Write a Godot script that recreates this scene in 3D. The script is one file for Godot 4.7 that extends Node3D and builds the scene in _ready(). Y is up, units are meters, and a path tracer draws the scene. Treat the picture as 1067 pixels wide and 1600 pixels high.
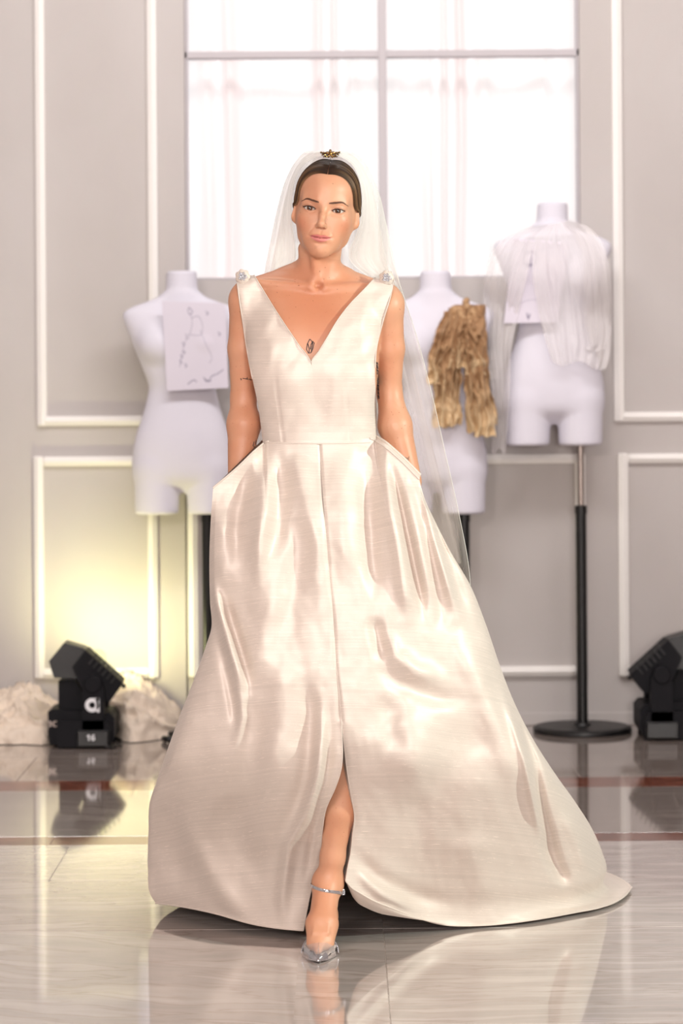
extends Node3D
# A bride in a silk gown walks a marble runway; dress forms, stage lights and a curtained window stand behind her.
# at() gives the point that lies at depth z behind one spot of the photograph; everything is then built there at its real size.
const F := 4300.0
const CX := 533.5
const CY := 620.0
const CZ := 6.37
const HC := 1.289
const ROLL := 0.0072
const WALL_Z := -4.38

var M := {}
var used_names := {}


func at(px: float, py: float, z: float) -> Vector3:
	var x := px - CX
	var y := py - CY
	var c := cos(ROLL)
	var s := sin(ROLL)
	var d := CZ - z
	return Vector3((x * c - y * s) / F * d, HC - (x * s + y * c) / F * d, z)


func floor_z(px: float, py: float) -> float:
	return CZ - HC * F / ((px - CX) * sin(ROLL) + (py - CY) * cos(ROLL))


# ---------------------------------------------------------------- geometry helpers
class Buf:
	var v := PackedVector3Array()
	var uv := PackedVector2Array()
	var c := PackedColorArray()
	var i := PackedInt32Array()
	var tint := Color.WHITE

	func put(p: Vector3, t := Vector2.ZERO, col = null) -> int:
		v.append(p)
		uv.append(t)
		c.append(tint if col == null else col)
		return v.size() - 1

	func tri(a: int, b: int, d: int) -> void:
		i.append(a)
		i.append(b)
		i.append(d)

	func quad(a: int, b: int, d: int, e: int) -> void:
		tri(a, b, d)
		tri(a, d, e)

	# rows x cols points already put in order from index first
	func weave(first: int, rows: int, cols: int, flip := false, close := false) -> void:
		var last := cols if close else cols - 1
		for r in rows - 1:
			for k in last:
				var a := first + r * cols + k
				var b := first + r * cols + (k + 1) % cols
				var d := b + cols
				var e := a + cols
				if flip:
					quad(a, e, d, b)
				else:
					quad(a, b, d, e)

	func face(points: Array, middle: Vector3) -> void:
		var n: Vector3 = (points[2] - points[0]).cross(points[1] - points[0])
		var out: bool = n.dot(points[0] - middle) >= 0.0
		var first := v.size()
		for k in points.size():
			put(points[k], Vector2(points[k].x, points[k].y))
		for k in points.size() - 2:
			if out:
				tri(first, first + k + 1, first + k + 2)
			else:
				tri(first, first + k + 2, first + k + 1)

	# box with chamfered edges
	func box(t: Transform3D, size: Vector3, b := 0.004) -> void:
		var h := size / 2.0
		b = minf(b, minf(h.x, minf(h.y, h.z)) * 0.9)
		var corner := func(sx: float, sy: float, sz: float, axis: int) -> Vector3:
			var p := Vector3(sx * h.x, sy * h.y, sz * h.z)
			if axis != 0: p.x -= sx * b
			if axis != 1: p.y -= sy * b
			if axis != 2: p.z -= sz * b
			return t * p
		var o := t.origin
		for s in [-1.0, 1.0]:
			face([corner.call(s, -1, -1, 0), corner.call(s, 1, -1, 0), corner.call(s, 1, 1, 0), corner.call(s, -1, 1, 0)], o)
			face([corner.call(-1, s, -1, 1), corner.call(1, s, -1, 1), corner.call(1, s, 1, 1), corner.call(-1, s, 1, 1)], o)
			face([corner.call(-1, -1, s, 2), corner.call(1, -1, s, 2), corner.call(1, 1, s, 2), corner.call(-1, 1, s, 2)], o)
			for q in [-1.0, 1.0]:
				face([corner.call(s, q, -1, 0), corner.call(s, q, 1, 0), corner.call(s, q, 1, 1), corner.call(s, q, -1, 1)], o)
				face([corner.call(-1, s, q, 1), corner.call(1, s, q, 1), corner.call(1, s, q, 2), corner.call(-1, s, q, 2)], o)
				face([corner.call(s, -1, q, 0), corner.call(s, 1, q, 0), corner.call(s, 1, q, 2), corner.call(s, -1, q, 2)], o)
				for w in [-1.0, 1.0]:
					face([corner.call(s, q, w, 0), corner.call(s, q, w, 1), corner.call(s, q, w, 2)], o)

	# prism of a convex outline (in x, y) between two depths
	func prism(t: Transform3D, outline: Array, z0: float, z1: float) -> void:
		var mid := Vector3.ZERO
		for p in outline:
			mid += Vector3(p.x, p.y, (z0 + z1) / 2.0) / outline.size()
		var o := t * mid
		var front := []
		var back := []
		for p in outline:
			front.append(t * Vector3(p.x, p.y, z1))
			back.append(t * Vector3(p.x, p.y, z0))
		face(front, o)
		face(back, o)
		for k in outline.size():
			var n := (k + 1) % outline.size()
			face([front[k], front[n], back[n], back[k]], o)

	# profile of (radius, height) turned about y; each band keeps its own edge when hard
	func lathe(t: Transform3D, profile: Array, sides := 24, hard := true) -> void:
		var groups := []
		if hard:
			for k in profile.size() - 1:
				groups.append([profile[k], profile[k + 1]])
		else:
			groups.append(profile)
		for g in groups:
			var first := v.size()
			for p in g:
				for k in sides:
					var a := TAU * k / sides
					put(t * Vector3(p.x * cos(a), p.y, p.x * sin(a)), Vector2(float(k) / sides, p.y))
			weave(first, g.size(), sides, true, true)

	func tube(points: Array, radii, sides := 8) -> void:
		var first := v.size()
		var side := Vector3.ZERO
		for k in points.size():
			var p: Vector3 = points[k]
			var d: Vector3 = (points[mini(k + 1, points.size() - 1)] - points[maxi(k - 1, 0)]).normalized()
			if side == Vector3.ZERO:
				side = d.cross(Vector3.UP if absf(d.y) < 0.9 else Vector3.RIGHT).normalized()
			side = (side - d * side.dot(d)).normalized()
			var other := d.cross(side)
			var r: float = radii if radii is float else radii[k]
			for s in sides:
				var a := TAU * s / sides
				put(p + (side * cos(a) + other * sin(a)) * r, Vector2(float(s) / sides, k))
		weave(first, points.size(), sides, false, true)
		for e in [0, points.size() - 1]:
			var m := put(points[e])
			for s in sides:
				var a: int = first + e * sides + s
				var b: int = first + e * sides + (s + 1) % sides
				if e == 0:
					tri(m, b, a)
				else:
					tri(m, a, b)

	func ball(o: Vector3, r: Vector3, rings := 8, sides := 12, basis := Basis.IDENTITY) -> void:
		var first := v.size()
		for k in rings + 1:
			var a := PI * k / rings
			for s in sides:
				var b := TAU * s / sides
				put(o + basis * (Vector3(sin(a) * cos(b), cos(a), sin(a) * sin(b)) * r), Vector2(float(s) / sides, float(k) / rings))
		weave(first, rings + 1, sides, false, true)

	func mesh(weld := 0.0) -> ArrayMesh:
		var n := PackedVector3Array()
		n.resize(v.size())
		for k in range(0, i.size(), 3):
			var a := i[k]
			var b := i[k + 1]
			var d := i[k + 2]
			var w := (v[d] - v[a]).cross(v[b] - v[a])
			n[a] += w
			n[b] += w
			n[d] += w
		if weld > 0.0:
			var together := {}
			for k in v.size():
				var key := Vector3i((v[k] / weld).round())
				together[key] = together.get(key, Vector3.ZERO) + n[k]
			for k in v.size():
				n[k] = together[Vector3i((v[k] / weld).round())]
		for k in n.size():
			n[k] = n[k].normalized() if n[k].length_squared() > 1e-24 else Vector3.UP
		var arrays := []
		arrays.resize(Mesh.ARRAY_MAX)
		arrays[Mesh.ARRAY_VERTEX] = v
		arrays[Mesh.ARRAY_NORMAL] = n
		arrays[Mesh.ARRAY_TEX_UV] = uv
		arrays[Mesh.ARRAY_COLOR] = c
		arrays[Mesh.ARRAY_INDEX] = i
		var m := ArrayMesh.new()
		m.add_surface_from_arrays(Mesh.PRIMITIVE_TRIANGLES, arrays)
		return m


# a smooth curve through points, sampled by its length (t in 0..1) or by its y
class Path:
	var p := PackedVector2Array()
	var l := PackedFloat32Array()

	func _init(points: Array) -> void:
		var n := points.size()
		for k in n - 1:
			var a: Vector2 = points[maxi(k - 1, 0)]
			var b: Vector2 = points[k]
			var c: Vector2 = points[k + 1]
			var d: Vector2 = points[mini(k + 2, n - 1)]
			for s in 12:
				p.append(b.cubic_interpolate_in_time(c, a, d, s / 12.0, (c - b).length() + 0.001, -(b - a).length() - 0.001, (c - b).length() + (d - c).length() + 0.002))
		p.append(points[n - 1])
		l.append(0.0)
		for k in p.size() - 1:
			l.append(l[k] + p[k].distance_to(p[k + 1]))

	func by(t: float) -> Vector2:
		var want := clampf(t, 0, 1) * l[l.size() - 1]
		var k := clampi(l.bsearch(want) - 1, 0, p.size() - 2)
		return p[k].lerp(p[k + 1], clampf((want - l[k]) / maxf(l[k + 1] - l[k], 1e-6), 0, 1))

	func x_at(y: float) -> float:
		for k in p.size() - 1:
			if y <= p[k + 1].y:
				return lerpf(p[k].x, p[k + 1].x, clampf((y - p[k].y) / maxf(p[k + 1].y - p[k].y, 1e-6), 0, 1))
		return p[p.size() - 1].x


# numbers a0, b0, a1, b1 ... : smooth value at x
static func along(x: float, t: Array) -> float:
	var n := t.size() / 2
	if x <= t[0]:
		return t[1]
	for k in n - 1:
		if x <= t[2 * k + 2]:
			var w: float = (x - t[2 * k]) / (t[2 * k + 2] - t[2 * k])
			var a: float = t[2 * k + 1]
			var b: float = t[2 * k + 3]
			var h: float = t[2 * k + 2] - t[2 * k]
			var ma: float = 0.0 if k == 0 else (b - t[2 * k - 1]) / (t[2 * k + 2] - t[2 * k - 2]) * h
			var mb: float = 0.0 if k == n - 2 else (t[2 * k + 5] - a) / (t[2 * k + 4] - t[2 * k]) * h
			var w2 := w * w
			var w3 := w2 * w
			return (2 * w3 - 3 * w2 + 1) * a + (w3 - 2 * w2 + w) * ma + (-2 * w3 + 3 * w2) * b + (w3 - w2) * mb
	return t[2 * n - 1]


# ---------------------------------------------------------------- distance fields, meshed as surface nets
class Field:
	var kind := PackedInt32Array()      # 0 tapered capsule, 1 ellipsoid, 2 trunk of given widths, 3 almond-shaped opening
	var a := PackedVector3Array()
	var b := PackedVector3Array()
	var ra := PackedFloat32Array()
	var rb := PackedFloat32Array()
	var k := PackedFloat32Array()
	var sub := PackedInt32Array()
	var turn: Array[Basis] = []
	var table: Array[PackedFloat32Array] = []
	var around := PackedVector3Array()
	var reach := PackedFloat32Array()
	var all := PackedInt32Array()
	var floor_y := -1e9

	func add(t: int, pa: Vector3, pb: Vector3, r0: float, r1: float, soft: float, cut: bool, basis: Basis, tab: PackedFloat32Array, mid: Vector3, far: float) -> void:
		kind.append(t); a.append(pa); b.append(pb); ra.append(r0); rb.append(r1); k.append(maxf(soft, 0.0005)); sub.append(1 if cut else 0)
		turn.append(basis); table.append(tab); around.append(mid); reach.append(far)
		all.append(kind.size() - 1)

	func limb(pa: Vector3, pb: Vector3, r0: float, r1: float, soft := 0.02, cut := false) -> void:
		add(0, pa, pb, r0, r1, soft, cut, Basis.IDENTITY, PackedFloat32Array(), (pa + pb) / 2.0, pa.distance_to(pb) / 2.0 + maxf(r0, r1))

	# r: three radii along the axes of basis
	func egg(o: Vector3, r: Vector3, soft := 0.02, cut := false, basis := Basis.IDENTITY) -> void:
		add(1, o, r, 0, 0, soft, cut, basis.inverse(), PackedFloat32Array(), o, maxf(r.x, maxf(r.y, r.z)))

	# rows of y, middle x, middle z, half width, depth to the front, depth to the back (rising y)
	func trunk(rows: Array, soft := 0.02) -> void:
		var n := 48
		var lo: float = rows[0][0]
		var hi: float = rows[rows.size() - 1][0]
		var tab := PackedFloat32Array()
		for s in n + 1:
			var y := lerpf(lo, hi, float(s) / n)
			for q in range(1, 6):
				var line := []
				for r in rows:
					line.append(r[0])
					line.append(r[q])
				tab.append(_along(y, line))
		var mid := Vector3(rows[0][1], (lo + hi) / 2, rows[0][2])
		add(2, Vector3(lo, hi, n), Vector3.ZERO, 0, 0, soft, false, Basis.IDENTITY, tab, mid, (hi - lo) / 2 + 0.15)

	static func _along(x: float, t: Array) -> float:
		var n := t.size() / 2
		if x <= t[0]:
			return t[1]
		for q in n - 1:
			if x <= t[2 * q + 2]:
				var w: float = (x - t[2 * q]) / (t[2 * q + 2] - t[2 * q])
				var h: float = t[2 * q + 2] - t[2 * q]
				var ma: float = 0.0 if q == 0 else (t[2 * q + 3] - t[2 * q - 1]) / (t[2 * q + 2] - t[2 * q - 2]) * h
				var mb: float = 0.0 if q == n - 2 else (t[2 * q + 5] - t[2 * q + 1]) / (t[2 * q + 4] - t[2 * q]) * h
				return (2 * w * w * w - 3 * w * w + 1) * t[2 * q + 1] + (w * w * w - 2 * w * w + w) * ma + (-2 * w * w * w + 3 * w * w) * t[2 * q + 3] + (w * w * w - w * w) * mb
		return t[2 * n - 1]

	func one(n: int, p: Vector3) -> float:
		match kind[n]:
			0:
				var pa := p - a[n]
				var ba := b[n] - a[n]
				var h := clampf(pa.dot(ba) / maxf(ba.length_squared(), 1e-9), 0.0, 1.0)
				return (pa - ba * h).length() - lerpf(ra[n], rb[n], h)
			1:
				var q := turn[n] * (p - a[n])
				var r := b[n]
				var q0 := q / r
				var k0 := q0.length()
				if k0 < 1e-5:
					return -minf(r.x, minf(r.y, r.z))
				return k0 * (k0 - 1.0) / (q0 / r).length()
			2:
				var lo := a[n].x
				var hi := a[n].y
				var w := clampf((p.y - lo) / (hi - lo), 0.0, 1.0) * a[n].z
				var s := mini(int(w), int(a[n].z) - 1)
				w -= s
				var t := table[n]
				s *= 5
				var x := absf(p.x - lerpf(t[s], t[s + 5], w))
				var z := p.z - lerpf(t[s + 1], t[s + 6], w)
				var wide := lerpf(t[s + 2], t[s + 7], w)
				var deep := lerpf(t[s + 3], t[s + 8], w) if z > 0.0 else lerpf(t[s + 4], t[s + 9], w)
				z = absf(z)
				var e := pow(pow(x / wide, 2.3) + pow(z / deep, 2.3), 1.0 / 2.3)
				var d := (e - 1.0) * minf(wide, deep)
				var cap := maxf(p.y - hi, lo - p.y)
				return maxf(d, cap) if cap < 0.0 or d < 0.0 else sqrt(d * d + cap * cap)
			3:
				var q := turn[n] * (p - a[n])
				var big := ra[n]
				var up := Vector2(q.x, q.y - (rb[n] - big)).length() - big
				var down := Vector2(q.x, q.y + (rb[n] - big)).length() - big
				return maxf(maxf(up, down), -q.z)
		return 1e9

	func at(p: Vector3, which: PackedInt32Array) -> float:
		var d := 1e3
		for n in which:
			var e := one(n, p)
			var s := k[n]
			if sub[n] == 0:
				var h := s - absf(d - e)
				d = minf(d, e)
				if h > 0.0:
					d -= h * h / (4.0 * s)
			else:
				e = -e
				var h := s - absf(d - e)
				d = maxf(d, e)
				if h > 0.0:
					d += h * h / (4.0 * s)
		if floor_y > -1e8:
			var e := floor_y - p.y
			var h := 0.012 - absf(d - e)
			d = maxf(d, e)
			if h > 0.0:
				d += h * h / 0.048
		return d

	# skip: a Callable(point) -> bool that leaves cells out, or null
	func net(lo: Vector3, hi: Vector3, h: float, skip = null) -> Buf:
		const N := 4
		var buf := Buf.new()
		var cell := {}
		var edges := []
		var blocks := Vector3i(((hi - lo) / (h * N)).ceil())
		var half := h * N * 0.5
		var rad := half * 1.7321
		var BIG := 4
		var big_rad := rad * BIG
		var val := PackedFloat32Array()
		val.resize((N + 1) * (N + 1) * (N + 1))
		for Z in range(0, blocks.z, BIG): for Y in range(0, blocks.y, BIG): for X in range(0, blocks.x, BIG):
			var middle := lo + (Vector3(X, Y, Z) + Vector3.ONE * BIG * 0.5) * h * N
			var far := at(middle, all)
			if absf(far) > big_rad * 1.5 + 0.01:
				continue
			var some := PackedInt32Array()
			for n in all:
				var least := middle.distance_to(around[n]) - reach[n]
				if (sub[n] == 1 and least < big_rad + k[n]) or (sub[n] == 0 and least < far + 2.0 * big_rad + 2.0 * k[n] + 0.01):
					some.append(n)
			for bz in range(Z, mini(Z + BIG, blocks.z)): for by in range(Y, mini(Y + BIG, blocks.y)): for bx in range(X, mini(X + BIG, blocks.x)):
				var base := lo + Vector3(bx, by, bz) * h * N
				var c := base + Vector3.ONE * half
				var dc := at(c, some)
				if absf(dc) > rad * 1.4 + 0.001:
					continue
				var list := PackedInt32Array()
				for n in some:
					var least := c.distance_to(around[n]) - reach[n]
					if (sub[n] == 1 and least < rad + k[n]) or (sub[n] == 0 and least < dc + 2.0 * rad + 2.0 * k[n] + 0.003):
						list.append(n)
				var q := 0
				for z in N + 1: for y in N + 1: for x in N + 1:
					val[q] = at(base + Vector3(x, y, z) * h, list)
					q += 1
				for z in N: for y in N: for x in N:
					q = x + y * (N + 1) + z * (N + 1) * (N + 1)
					var inside := 0
					for o in [0, 1, 5, 6, 25, 26, 30, 31]:
						if val[q + o] < 0.0:
							inside += 1
					var g := Vector3i(bx * N + x, by * N + y, bz * N + z)
					if inside > 0 and inside < 8:
						var sum := Vector3.ZERO
						var count := 0
						for e in [[0, 1], [5, 6], [25, 26], [30, 31], [0, 5], [1, 6], [25, 30], [26, 31], [0, 25], [1, 26], [5, 30], [6, 31]]:
							var v0 := val[q + e[0]]
							var v1 := val[q + e[1]]
							if (v0 < 0.0) != (v1 < 0.0):
								var w := v0 / (v0 - v1)
								var o0: int = e[0]
								var o1: int = e[1]
								var p0 := Vector3(o0 % 5, (o0 / 5) % 5, o0 / 25)
								sum += p0.lerp(Vector3(o1 % 5, (o1 / 5) % 5, o1 / 25), w)
								count += 1
						var p := base + (Vector3(x, y, z) + sum / count) * h
						if skip == null or not skip.call(p):
							cell[g] = buf.put(p)
					var here := val[q] < 0.0
					if (val[q + 1] < 0.0) != here: edges.append([g, 0, here])
					if (val[q + 5] < 0.0) != here: edges.append([g, 1, here])
					if (val[q + 25] < 0.0) != here: edges.append([g, 2, here])
		var u := [Vector3i(0, 1, 0), Vector3i(0, 0, 1), Vector3i(1, 0, 0)]
		var w2 := [Vector3i(0, 0, 1), Vector3i(1, 0, 0), Vector3i(0, 1, 0)]
		for e in edges:
			var g: Vector3i = e[0]
			var c0 = cell.get(g)
			var c1 = cell.get(g - u[e[1]])
			var c2 = cell.get(g - u[e[1]] - w2[e[1]])
			var c3 = cell.get(g - w2[e[1]])
			if c0 == null or c1 == null or c2 == null or c3 == null:
				continue
			if e[2]:
				buf.quad(c0, c3, c2, c1)
			else:
				buf.quad(c0, c1, c2, c3)
		return buf


# ---------------------------------------------------------------- naming and parenting
func numbered(called: String) -> String:
	if not used_names.has(called):
		used_names[called] = 0
		return called
	used_names[called] += 1
	return "%s_%03d" % [called, used_names[called]]


func thing(called: String, label: String, category: String, where := Vector3.ZERO, group := "") -> Node3D:
	var o := Node3D.new()
	o.name = numbered(called)
	add_child(o)
	o.position = where
	tag(o, label, category, group)
	return o


func tag(o: Node3D, label: String, category: String, group := "") -> void:
	o.set_meta("label", label)
	o.set_meta("category", category)
	if group:
		o.set_meta("group", group)


# one mesh as a part of parent; points in world places are moved into the parent's frame
func part(called: String, shape, m: Material, parent: Node, label := "") -> MeshInstance3D:
	var o := MeshInstance3D.new()
	o.mesh = shape.mesh() if shape is Buf else shape
	o.material_override = m
	o.name = called
	if label:
		o.set_meta("label", label)
	parent.add_child(o, true)
	return o


func moved(buf: Buf, by: Vector3) -> Buf:
	for n in buf.v.size():
		buf.v[n] += by
	return buf


func lone(called: String, shape: Buf, m: Material, label: String, category: String, group := "") -> MeshInstance3D:
	var mid := Vector3.ZERO
	var low := 1e9
	for p in shape.v:
		mid += p / shape.v.size()
		low = minf(low, p.y)
	mid.y = low
	var o := part(numbered(called), moved(shape, -mid), m, self)
	o.position = mid
	tag(o, label, category, group)
	return o


func structure(called: String, shape, m: Material) -> MeshInstance3D:
	var o := part(called, shape, m, self)
	o.set_meta("kind", "structure")
	return o


func mat(color: Color, rough := 0.6, metal := 0.0) -> StandardMaterial3D:
	var m := StandardMaterial3D.new()
	m.albedo_color = color
	m.roughness = rough
	m.metallic = metal
	return m


func rgb(r: float, g: float, b: float) -> Color:
	return Color(r / 255.0, g / 255.0, b / 255.0)


func noise(seed_: int, freq: float, octaves := 3) -> FastNoiseLite:
	var n := FastNoiseLite.new()
	n.seed = seed_
	n.noise_type = FastNoiseLite.TYPE_SIMPLEX_SMOOTH
	n.frequency = freq
	n.fractal_octaves = octaves
	return n


func picture(w: int, h: int, bytes: PackedByteArray) -> ImageTexture:
	return ImageTexture.create_from_image(Image.create_from_data(w, h, false, Image.FORMAT_RGB8, bytes))


# ---------------------------------------------------------------- the scene
func _ready() -> void:
	set_camera()
	set_light()
	make_materials()
	build_room()
	build_window()
	build_floor()
	build_bride()
	build_dress_forms()
	build_stage_lights()
	build_floor_cloth()


func set_camera() -> void:
	var cam := Camera3D.new()
	cam.name = "camera"
	add_child(cam)
	var lens := CameraAttributesPhysical.new()
	lens.frustum_focal_length = 97.0
	lens.frustum_near = 0.1
	lens.frustum_far = 100.0
	lens.frustum_focus_distance = 6.3
	lens.exposure_aperture = 4.7
	cam.attributes = lens
	cam.position = Vector3(0, HC, CZ)
	cam.rotation.z = -ROLL
	cam.projection = Camera3D.PROJECTION_FRUSTUM
	cam.size = 0.1 * 1600.0 / F
	cam.frustum_offset = Vector2(0, -0.1 * (800.0 - CY) / F)
	cam.near = 0.1
	cam.far = 100.0
	cam.current = true


func set_light() -> void:
	var sky := ProceduralSkyMaterial.new()
	sky.sky_top_color = Color(0.92, 0.97, 1.0)
	sky.sky_horizon_color = Color(0.97, 0.99, 1.0)
	sky.ground_bottom_color = Color(0.85, 0.88, 0.88)
	sky.ground_horizon_color = Color(0.95, 0.97, 0.97)
	sky.sky_energy_multiplier = 1.24
	sky.ground_energy_multiplier = 1.24
	var e := Environment.new()
	e.background_mode = Environment.BG_SKY
	e.sky = Sky.new()
	e.sky.sky_material = sky
	e.tonemap_mode = Environment.TONE_MAPPER_LINEAR
	e.tonemap_exposure = 1.03
	e.sdfgi_enabled = true
	e.ssao_enabled = true
	e.ssil_enabled = true
	var w := WorldEnvironment.new()
	w.name = "world"
	w.environment = e
	add_child(w)
	# bare unseen lights: front key, side spot, plus added gown fill and wall wash
	area("key_light", Vector3(-2.0, 3.3, 8.4), Vector3(0, 0.8, 0), Vector2(1.6, 1.0), Color(1.0, 0.96, 0.93), 27.0)
	area("fill_light", Vector3(1.0, 1.6, 8.5), Vector3(0, 0.7, 0), Vector2(1.4, 1.0), Color(1.0, 0.97, 0.95), 30.0)
	area("back_wash", Vector3(0.3, 4.2, -1.2), Vector3(0.2, 1.2, -4.3), Vector2(4.0, 0.5), Color(1.0, 0.99, 0.985), 11.5)
	spot("side_spot", Vector3(3.6, 2.3, 1.9), Vector3(0.0, 0.9, 0.0), 20.0, Color(0.93, 1.0, 0.95), 14.0, 0.06)


func area(called: String, where: Vector3, to: Vector3, size: Vector2, color: Color, energy: float) -> void:
	var l := AreaLight3D.new()
	l.name = called
	add_child(l)
	l.look_at_from_position(where, to)
	l.area_size = size
	l.area_normalize_energy = true
	l.light_color = color
	l.light_energy = energy
	l.area_range = 30.0
	l.area_attenuation = 2.0
	l.shadow_enabled = true


func spot(called: String, where: Vector3, to: Vector3, angle: float, color: Color, energy: float, size: float, soft := 0.3) -> void:
	var l := SpotLight3D.new()
	l.name = called
	add_child(l)
	l.look_at_from_position(where, to)
	l.spot_angle = angle
	l.spot_angle_attenuation = soft
	l.spot_range = 30.0
	l.spot_attenuation = 2.0
	l.light_color = color
	l.light_energy = energy
	l.light_size = size
	l.shadow_enabled = true


func make_materials() -> void:
	# plaster: faint cloudy wear
	var n := noise(3, 0.006, 4)
	var px := PackedByteArray()
	px.resize(512 * 512 * 3)
	for y in 512:
		for x in 512:
			var w := n.get_noise_2d(x, y * 0.7) * 0.5 + 0.5
			var q := (y * 512 + x) * 3
			px[q] = int(238 + 17 * w)
			px[q + 1] = int(233 + 20 * w)
			px[q + 2] = int(229 + 22 * w)
	M.wall = mat(rgb(193, 189, 189), 0.75)
	M.wall.albedo_texture = picture(512, 512, px)
	M.wall.uv1_triplanar = true
	M.wall.uv1_world_triplanar = true
	M.wall.uv1_scale = Vector3.ONE * 0.35
	M.trim = mat(rgb(240, 236, 233), 0.55)
	M.room = mat(rgb(205, 200, 198), 0.85)
	M.frame = mat(rgb(186, 180, 184), 0.6)
	M.glass = mat(Color(1, 1, 1, 0.04), 0.05)
	M.glass.metallic_specular = 0.08
	M.glass.transparency = BaseMaterial3D.TRANSPARENCY_ALPHA
	M.curtain = mat(Color(0.97, 0.95, 0.945), 0.9)
	M.curtain.backlight_enabled = true
	M.curtain.backlight = Color(1, 0.98, 0.98)
	M.curtain.vertex_color_use_as_albedo = true
	M.curtain.cull_mode = BaseMaterial3D.CULL_DISABLED

	# marble: long streaks with broken veins, three cuts
	for cut in 3:
		var flow := noise(20 + cut, 0.004, 4)
		var vein := noise(40 + cut, 0.009, 4)
		var slope: float = [0.12, -0.5, 0.22][cut]
		var tall: float = [9.0, 3.5, 6.0][cut]
		px = PackedByteArray()
		px.resize(768 * 768 * 3)
		for y in 768:
			for x in 768:
				var bend := flow.get_noise_2d(x, y) * 26.0
				var v := vein.get_noise_2d(x * 0.45 + y * slope, (y + x * slope * 0.3) * tall * 0.45 + bend * 2.0)
				var line := exp(-absf(v) * 14.0)
				var cloud := flow.get_noise_2d(x * 1.7 + 900, y * 3.0) * 0.5 + 0.5
				var q := (y * 768 + x) * 3
				var g := 218.0 + 20.0 * cloud + 26.0 * v - 44.0 * line * cloud
				px[q] = int(clampf(g, 0, 255))
				px[q + 1] = int(clampf(g - 6 - 5.0 * line, 0, 255))
				px[q + 2] = int(clampf(g - 9 - 7.0 * line, 0, 255))
		var m := mat(rgb(214, 207, 204), 0.07)
		m.metallic_specular = 0.85
		m.clearcoat_enabled = true
		m.clearcoat = 0.5
		m.clearcoat_roughness = 0.04
		m.albedo_texture = picture(768, 768, px)
		m.uv1_scale = Vector3(0.8, 0.8, 1)
		M["marble_%d" % cut] = m
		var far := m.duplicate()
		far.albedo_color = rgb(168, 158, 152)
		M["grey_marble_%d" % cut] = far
	var rn := noise(61, 0.02, 4)
	px = PackedByteArray()
	px.resize(256 * 256 * 3)
	for y in 256:
		for x in 256:
			var w := rn.get_noise_2d(x, y * 2.0) * 0.5 + 0.5
			var line := exp(-absf(rn.get_noise_2d(x + 700, y)) * 18.0)
			var q := (y * 256 + x) * 3
			px[q] = int(96 + 56 * w + 36 * line)
			px[q + 1] = int(54 + 40 * w + 32 * line)
			px[q + 2] = int(42 + 34 * w + 28 * line)
	M.red_marble = mat(rgb(235, 225, 220), 0.09)
	M.red_marble.albedo_texture = picture(256, 256, px)
	M.grout = mat(rgb(186, 174, 166), 0.5)

	# dupion silk: fine crosswise threads with thicker slubs
	var rng := RandomNumberGenerator.new()
	rng.seed = 7
	var S := 768
	var silk := PackedFloat32Array()
	silk.resize(S * S)
	for y in S:
		var row := rng.randf_range(-1, 1)
		for x in S:
			silk[y * S + x] = 0.5 + 0.06 * row + 0.08 * sin(x * TAU / 4.0 + y * PI) + rng.randf_range(-0.05, 0.05)
	for k in 300:
		var y0 := rng.randi_range(0, S - 1)
		var x0 := rng.randi_range(0, S - 1)
		var long := rng.randi_range(10, 60)
		var much := rng.randf_range(0.12, 0.45)
		for s in long:
			var q := y0 * S + (x0 + s) % S
			silk[q] = minf(silk[q] + much * sin(PI * s / long), 1.0)
	px = PackedByteArray()
	px.resize(S * S * 3)
	var bump := PackedByteArray()
	bump.resize(S * S * 3)
	for q in S * S:
		var h := silk[q]
		for ch in 3:
			bump[q * 3 + ch] = int(clampf(h, 0, 1) * 255)
			px[q * 3 + ch] = int(clampf(222 + (h - 0.5) * 108, 0, 255))
	M.silk = mat(rgb(242, 226, 215), 0.48, 0.09)
	M.silk.albedo_texture = picture(S, S, px)
	M.silk.heightmap_enabled = true
	M.silk.heightmap_texture = picture(S, S, bump)
	M.silk.heightmap_scale = 0.045
	M.silk.uv1_scale = Vector3(2.6, 2.6, 1)
	M.silk.cull_mode = BaseMaterial3D.CULL_DISABLED
	M.silk.rim_enabled = true
	M.silk.rim = 0.3

	M.skin = mat(Color.WHITE, 0.46)
	M.skin.vertex_color_use_as_albedo = true
	M.skin.subsurf_scatter_enabled = true
	M.skin.subsurf_scatter_strength = 0.06
	M.hair = mat(Color.WHITE, 0.45)
	M.hair.metallic_specular = 0.35
	M.hair.vertex_color_use_as_albedo = true
	M.brow = mat(rgb(92, 60, 44), 0.6)
	M.lash = mat(rgb(34, 22, 18), 0.5)
	M.ink = mat(rgb(62, 52, 54), 0.7)
	M.freckle = mat(rgb(160, 92, 62), 0.6)
	M.mole = mat(rgb(112, 62, 42), 0.6)
	M.sclera = mat(rgb(206, 194, 186), 0.15)
	M.iris = mat(rgb(88, 56, 38), 0.12)
	M.pupil = mat(rgb(12, 9, 8), 0.08)
	M.veil = mat(Color(0.95, 0.94, 0.92, 0.38), 0.9)
	M.veil.transparency = BaseMaterial3D.TRANSPARENCY_ALPHA
	M.veil.vertex_color_use_as_albedo = true
	M.veil.cull_mode = BaseMaterial3D.CULL_DISABLED
	M.veil_edge = mat(Color(0.97, 0.96, 0.94, 0.55), 0.9)
	M.veil_edge.transparency = BaseMaterial3D.TRANSPARENCY_ALPHA
	M.tulle = mat(Color(0.95, 0.93, 0.935, 0.44), 0.9)
	M.tulle.transparency = BaseMaterial3D.TRANSPARENCY_ALPHA
	M.tulle.cull_mode = BaseMaterial3D.CULL_DISABLED
	M.silver = mat(rgb(214, 214, 220), 0.10, 1.0)
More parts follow.
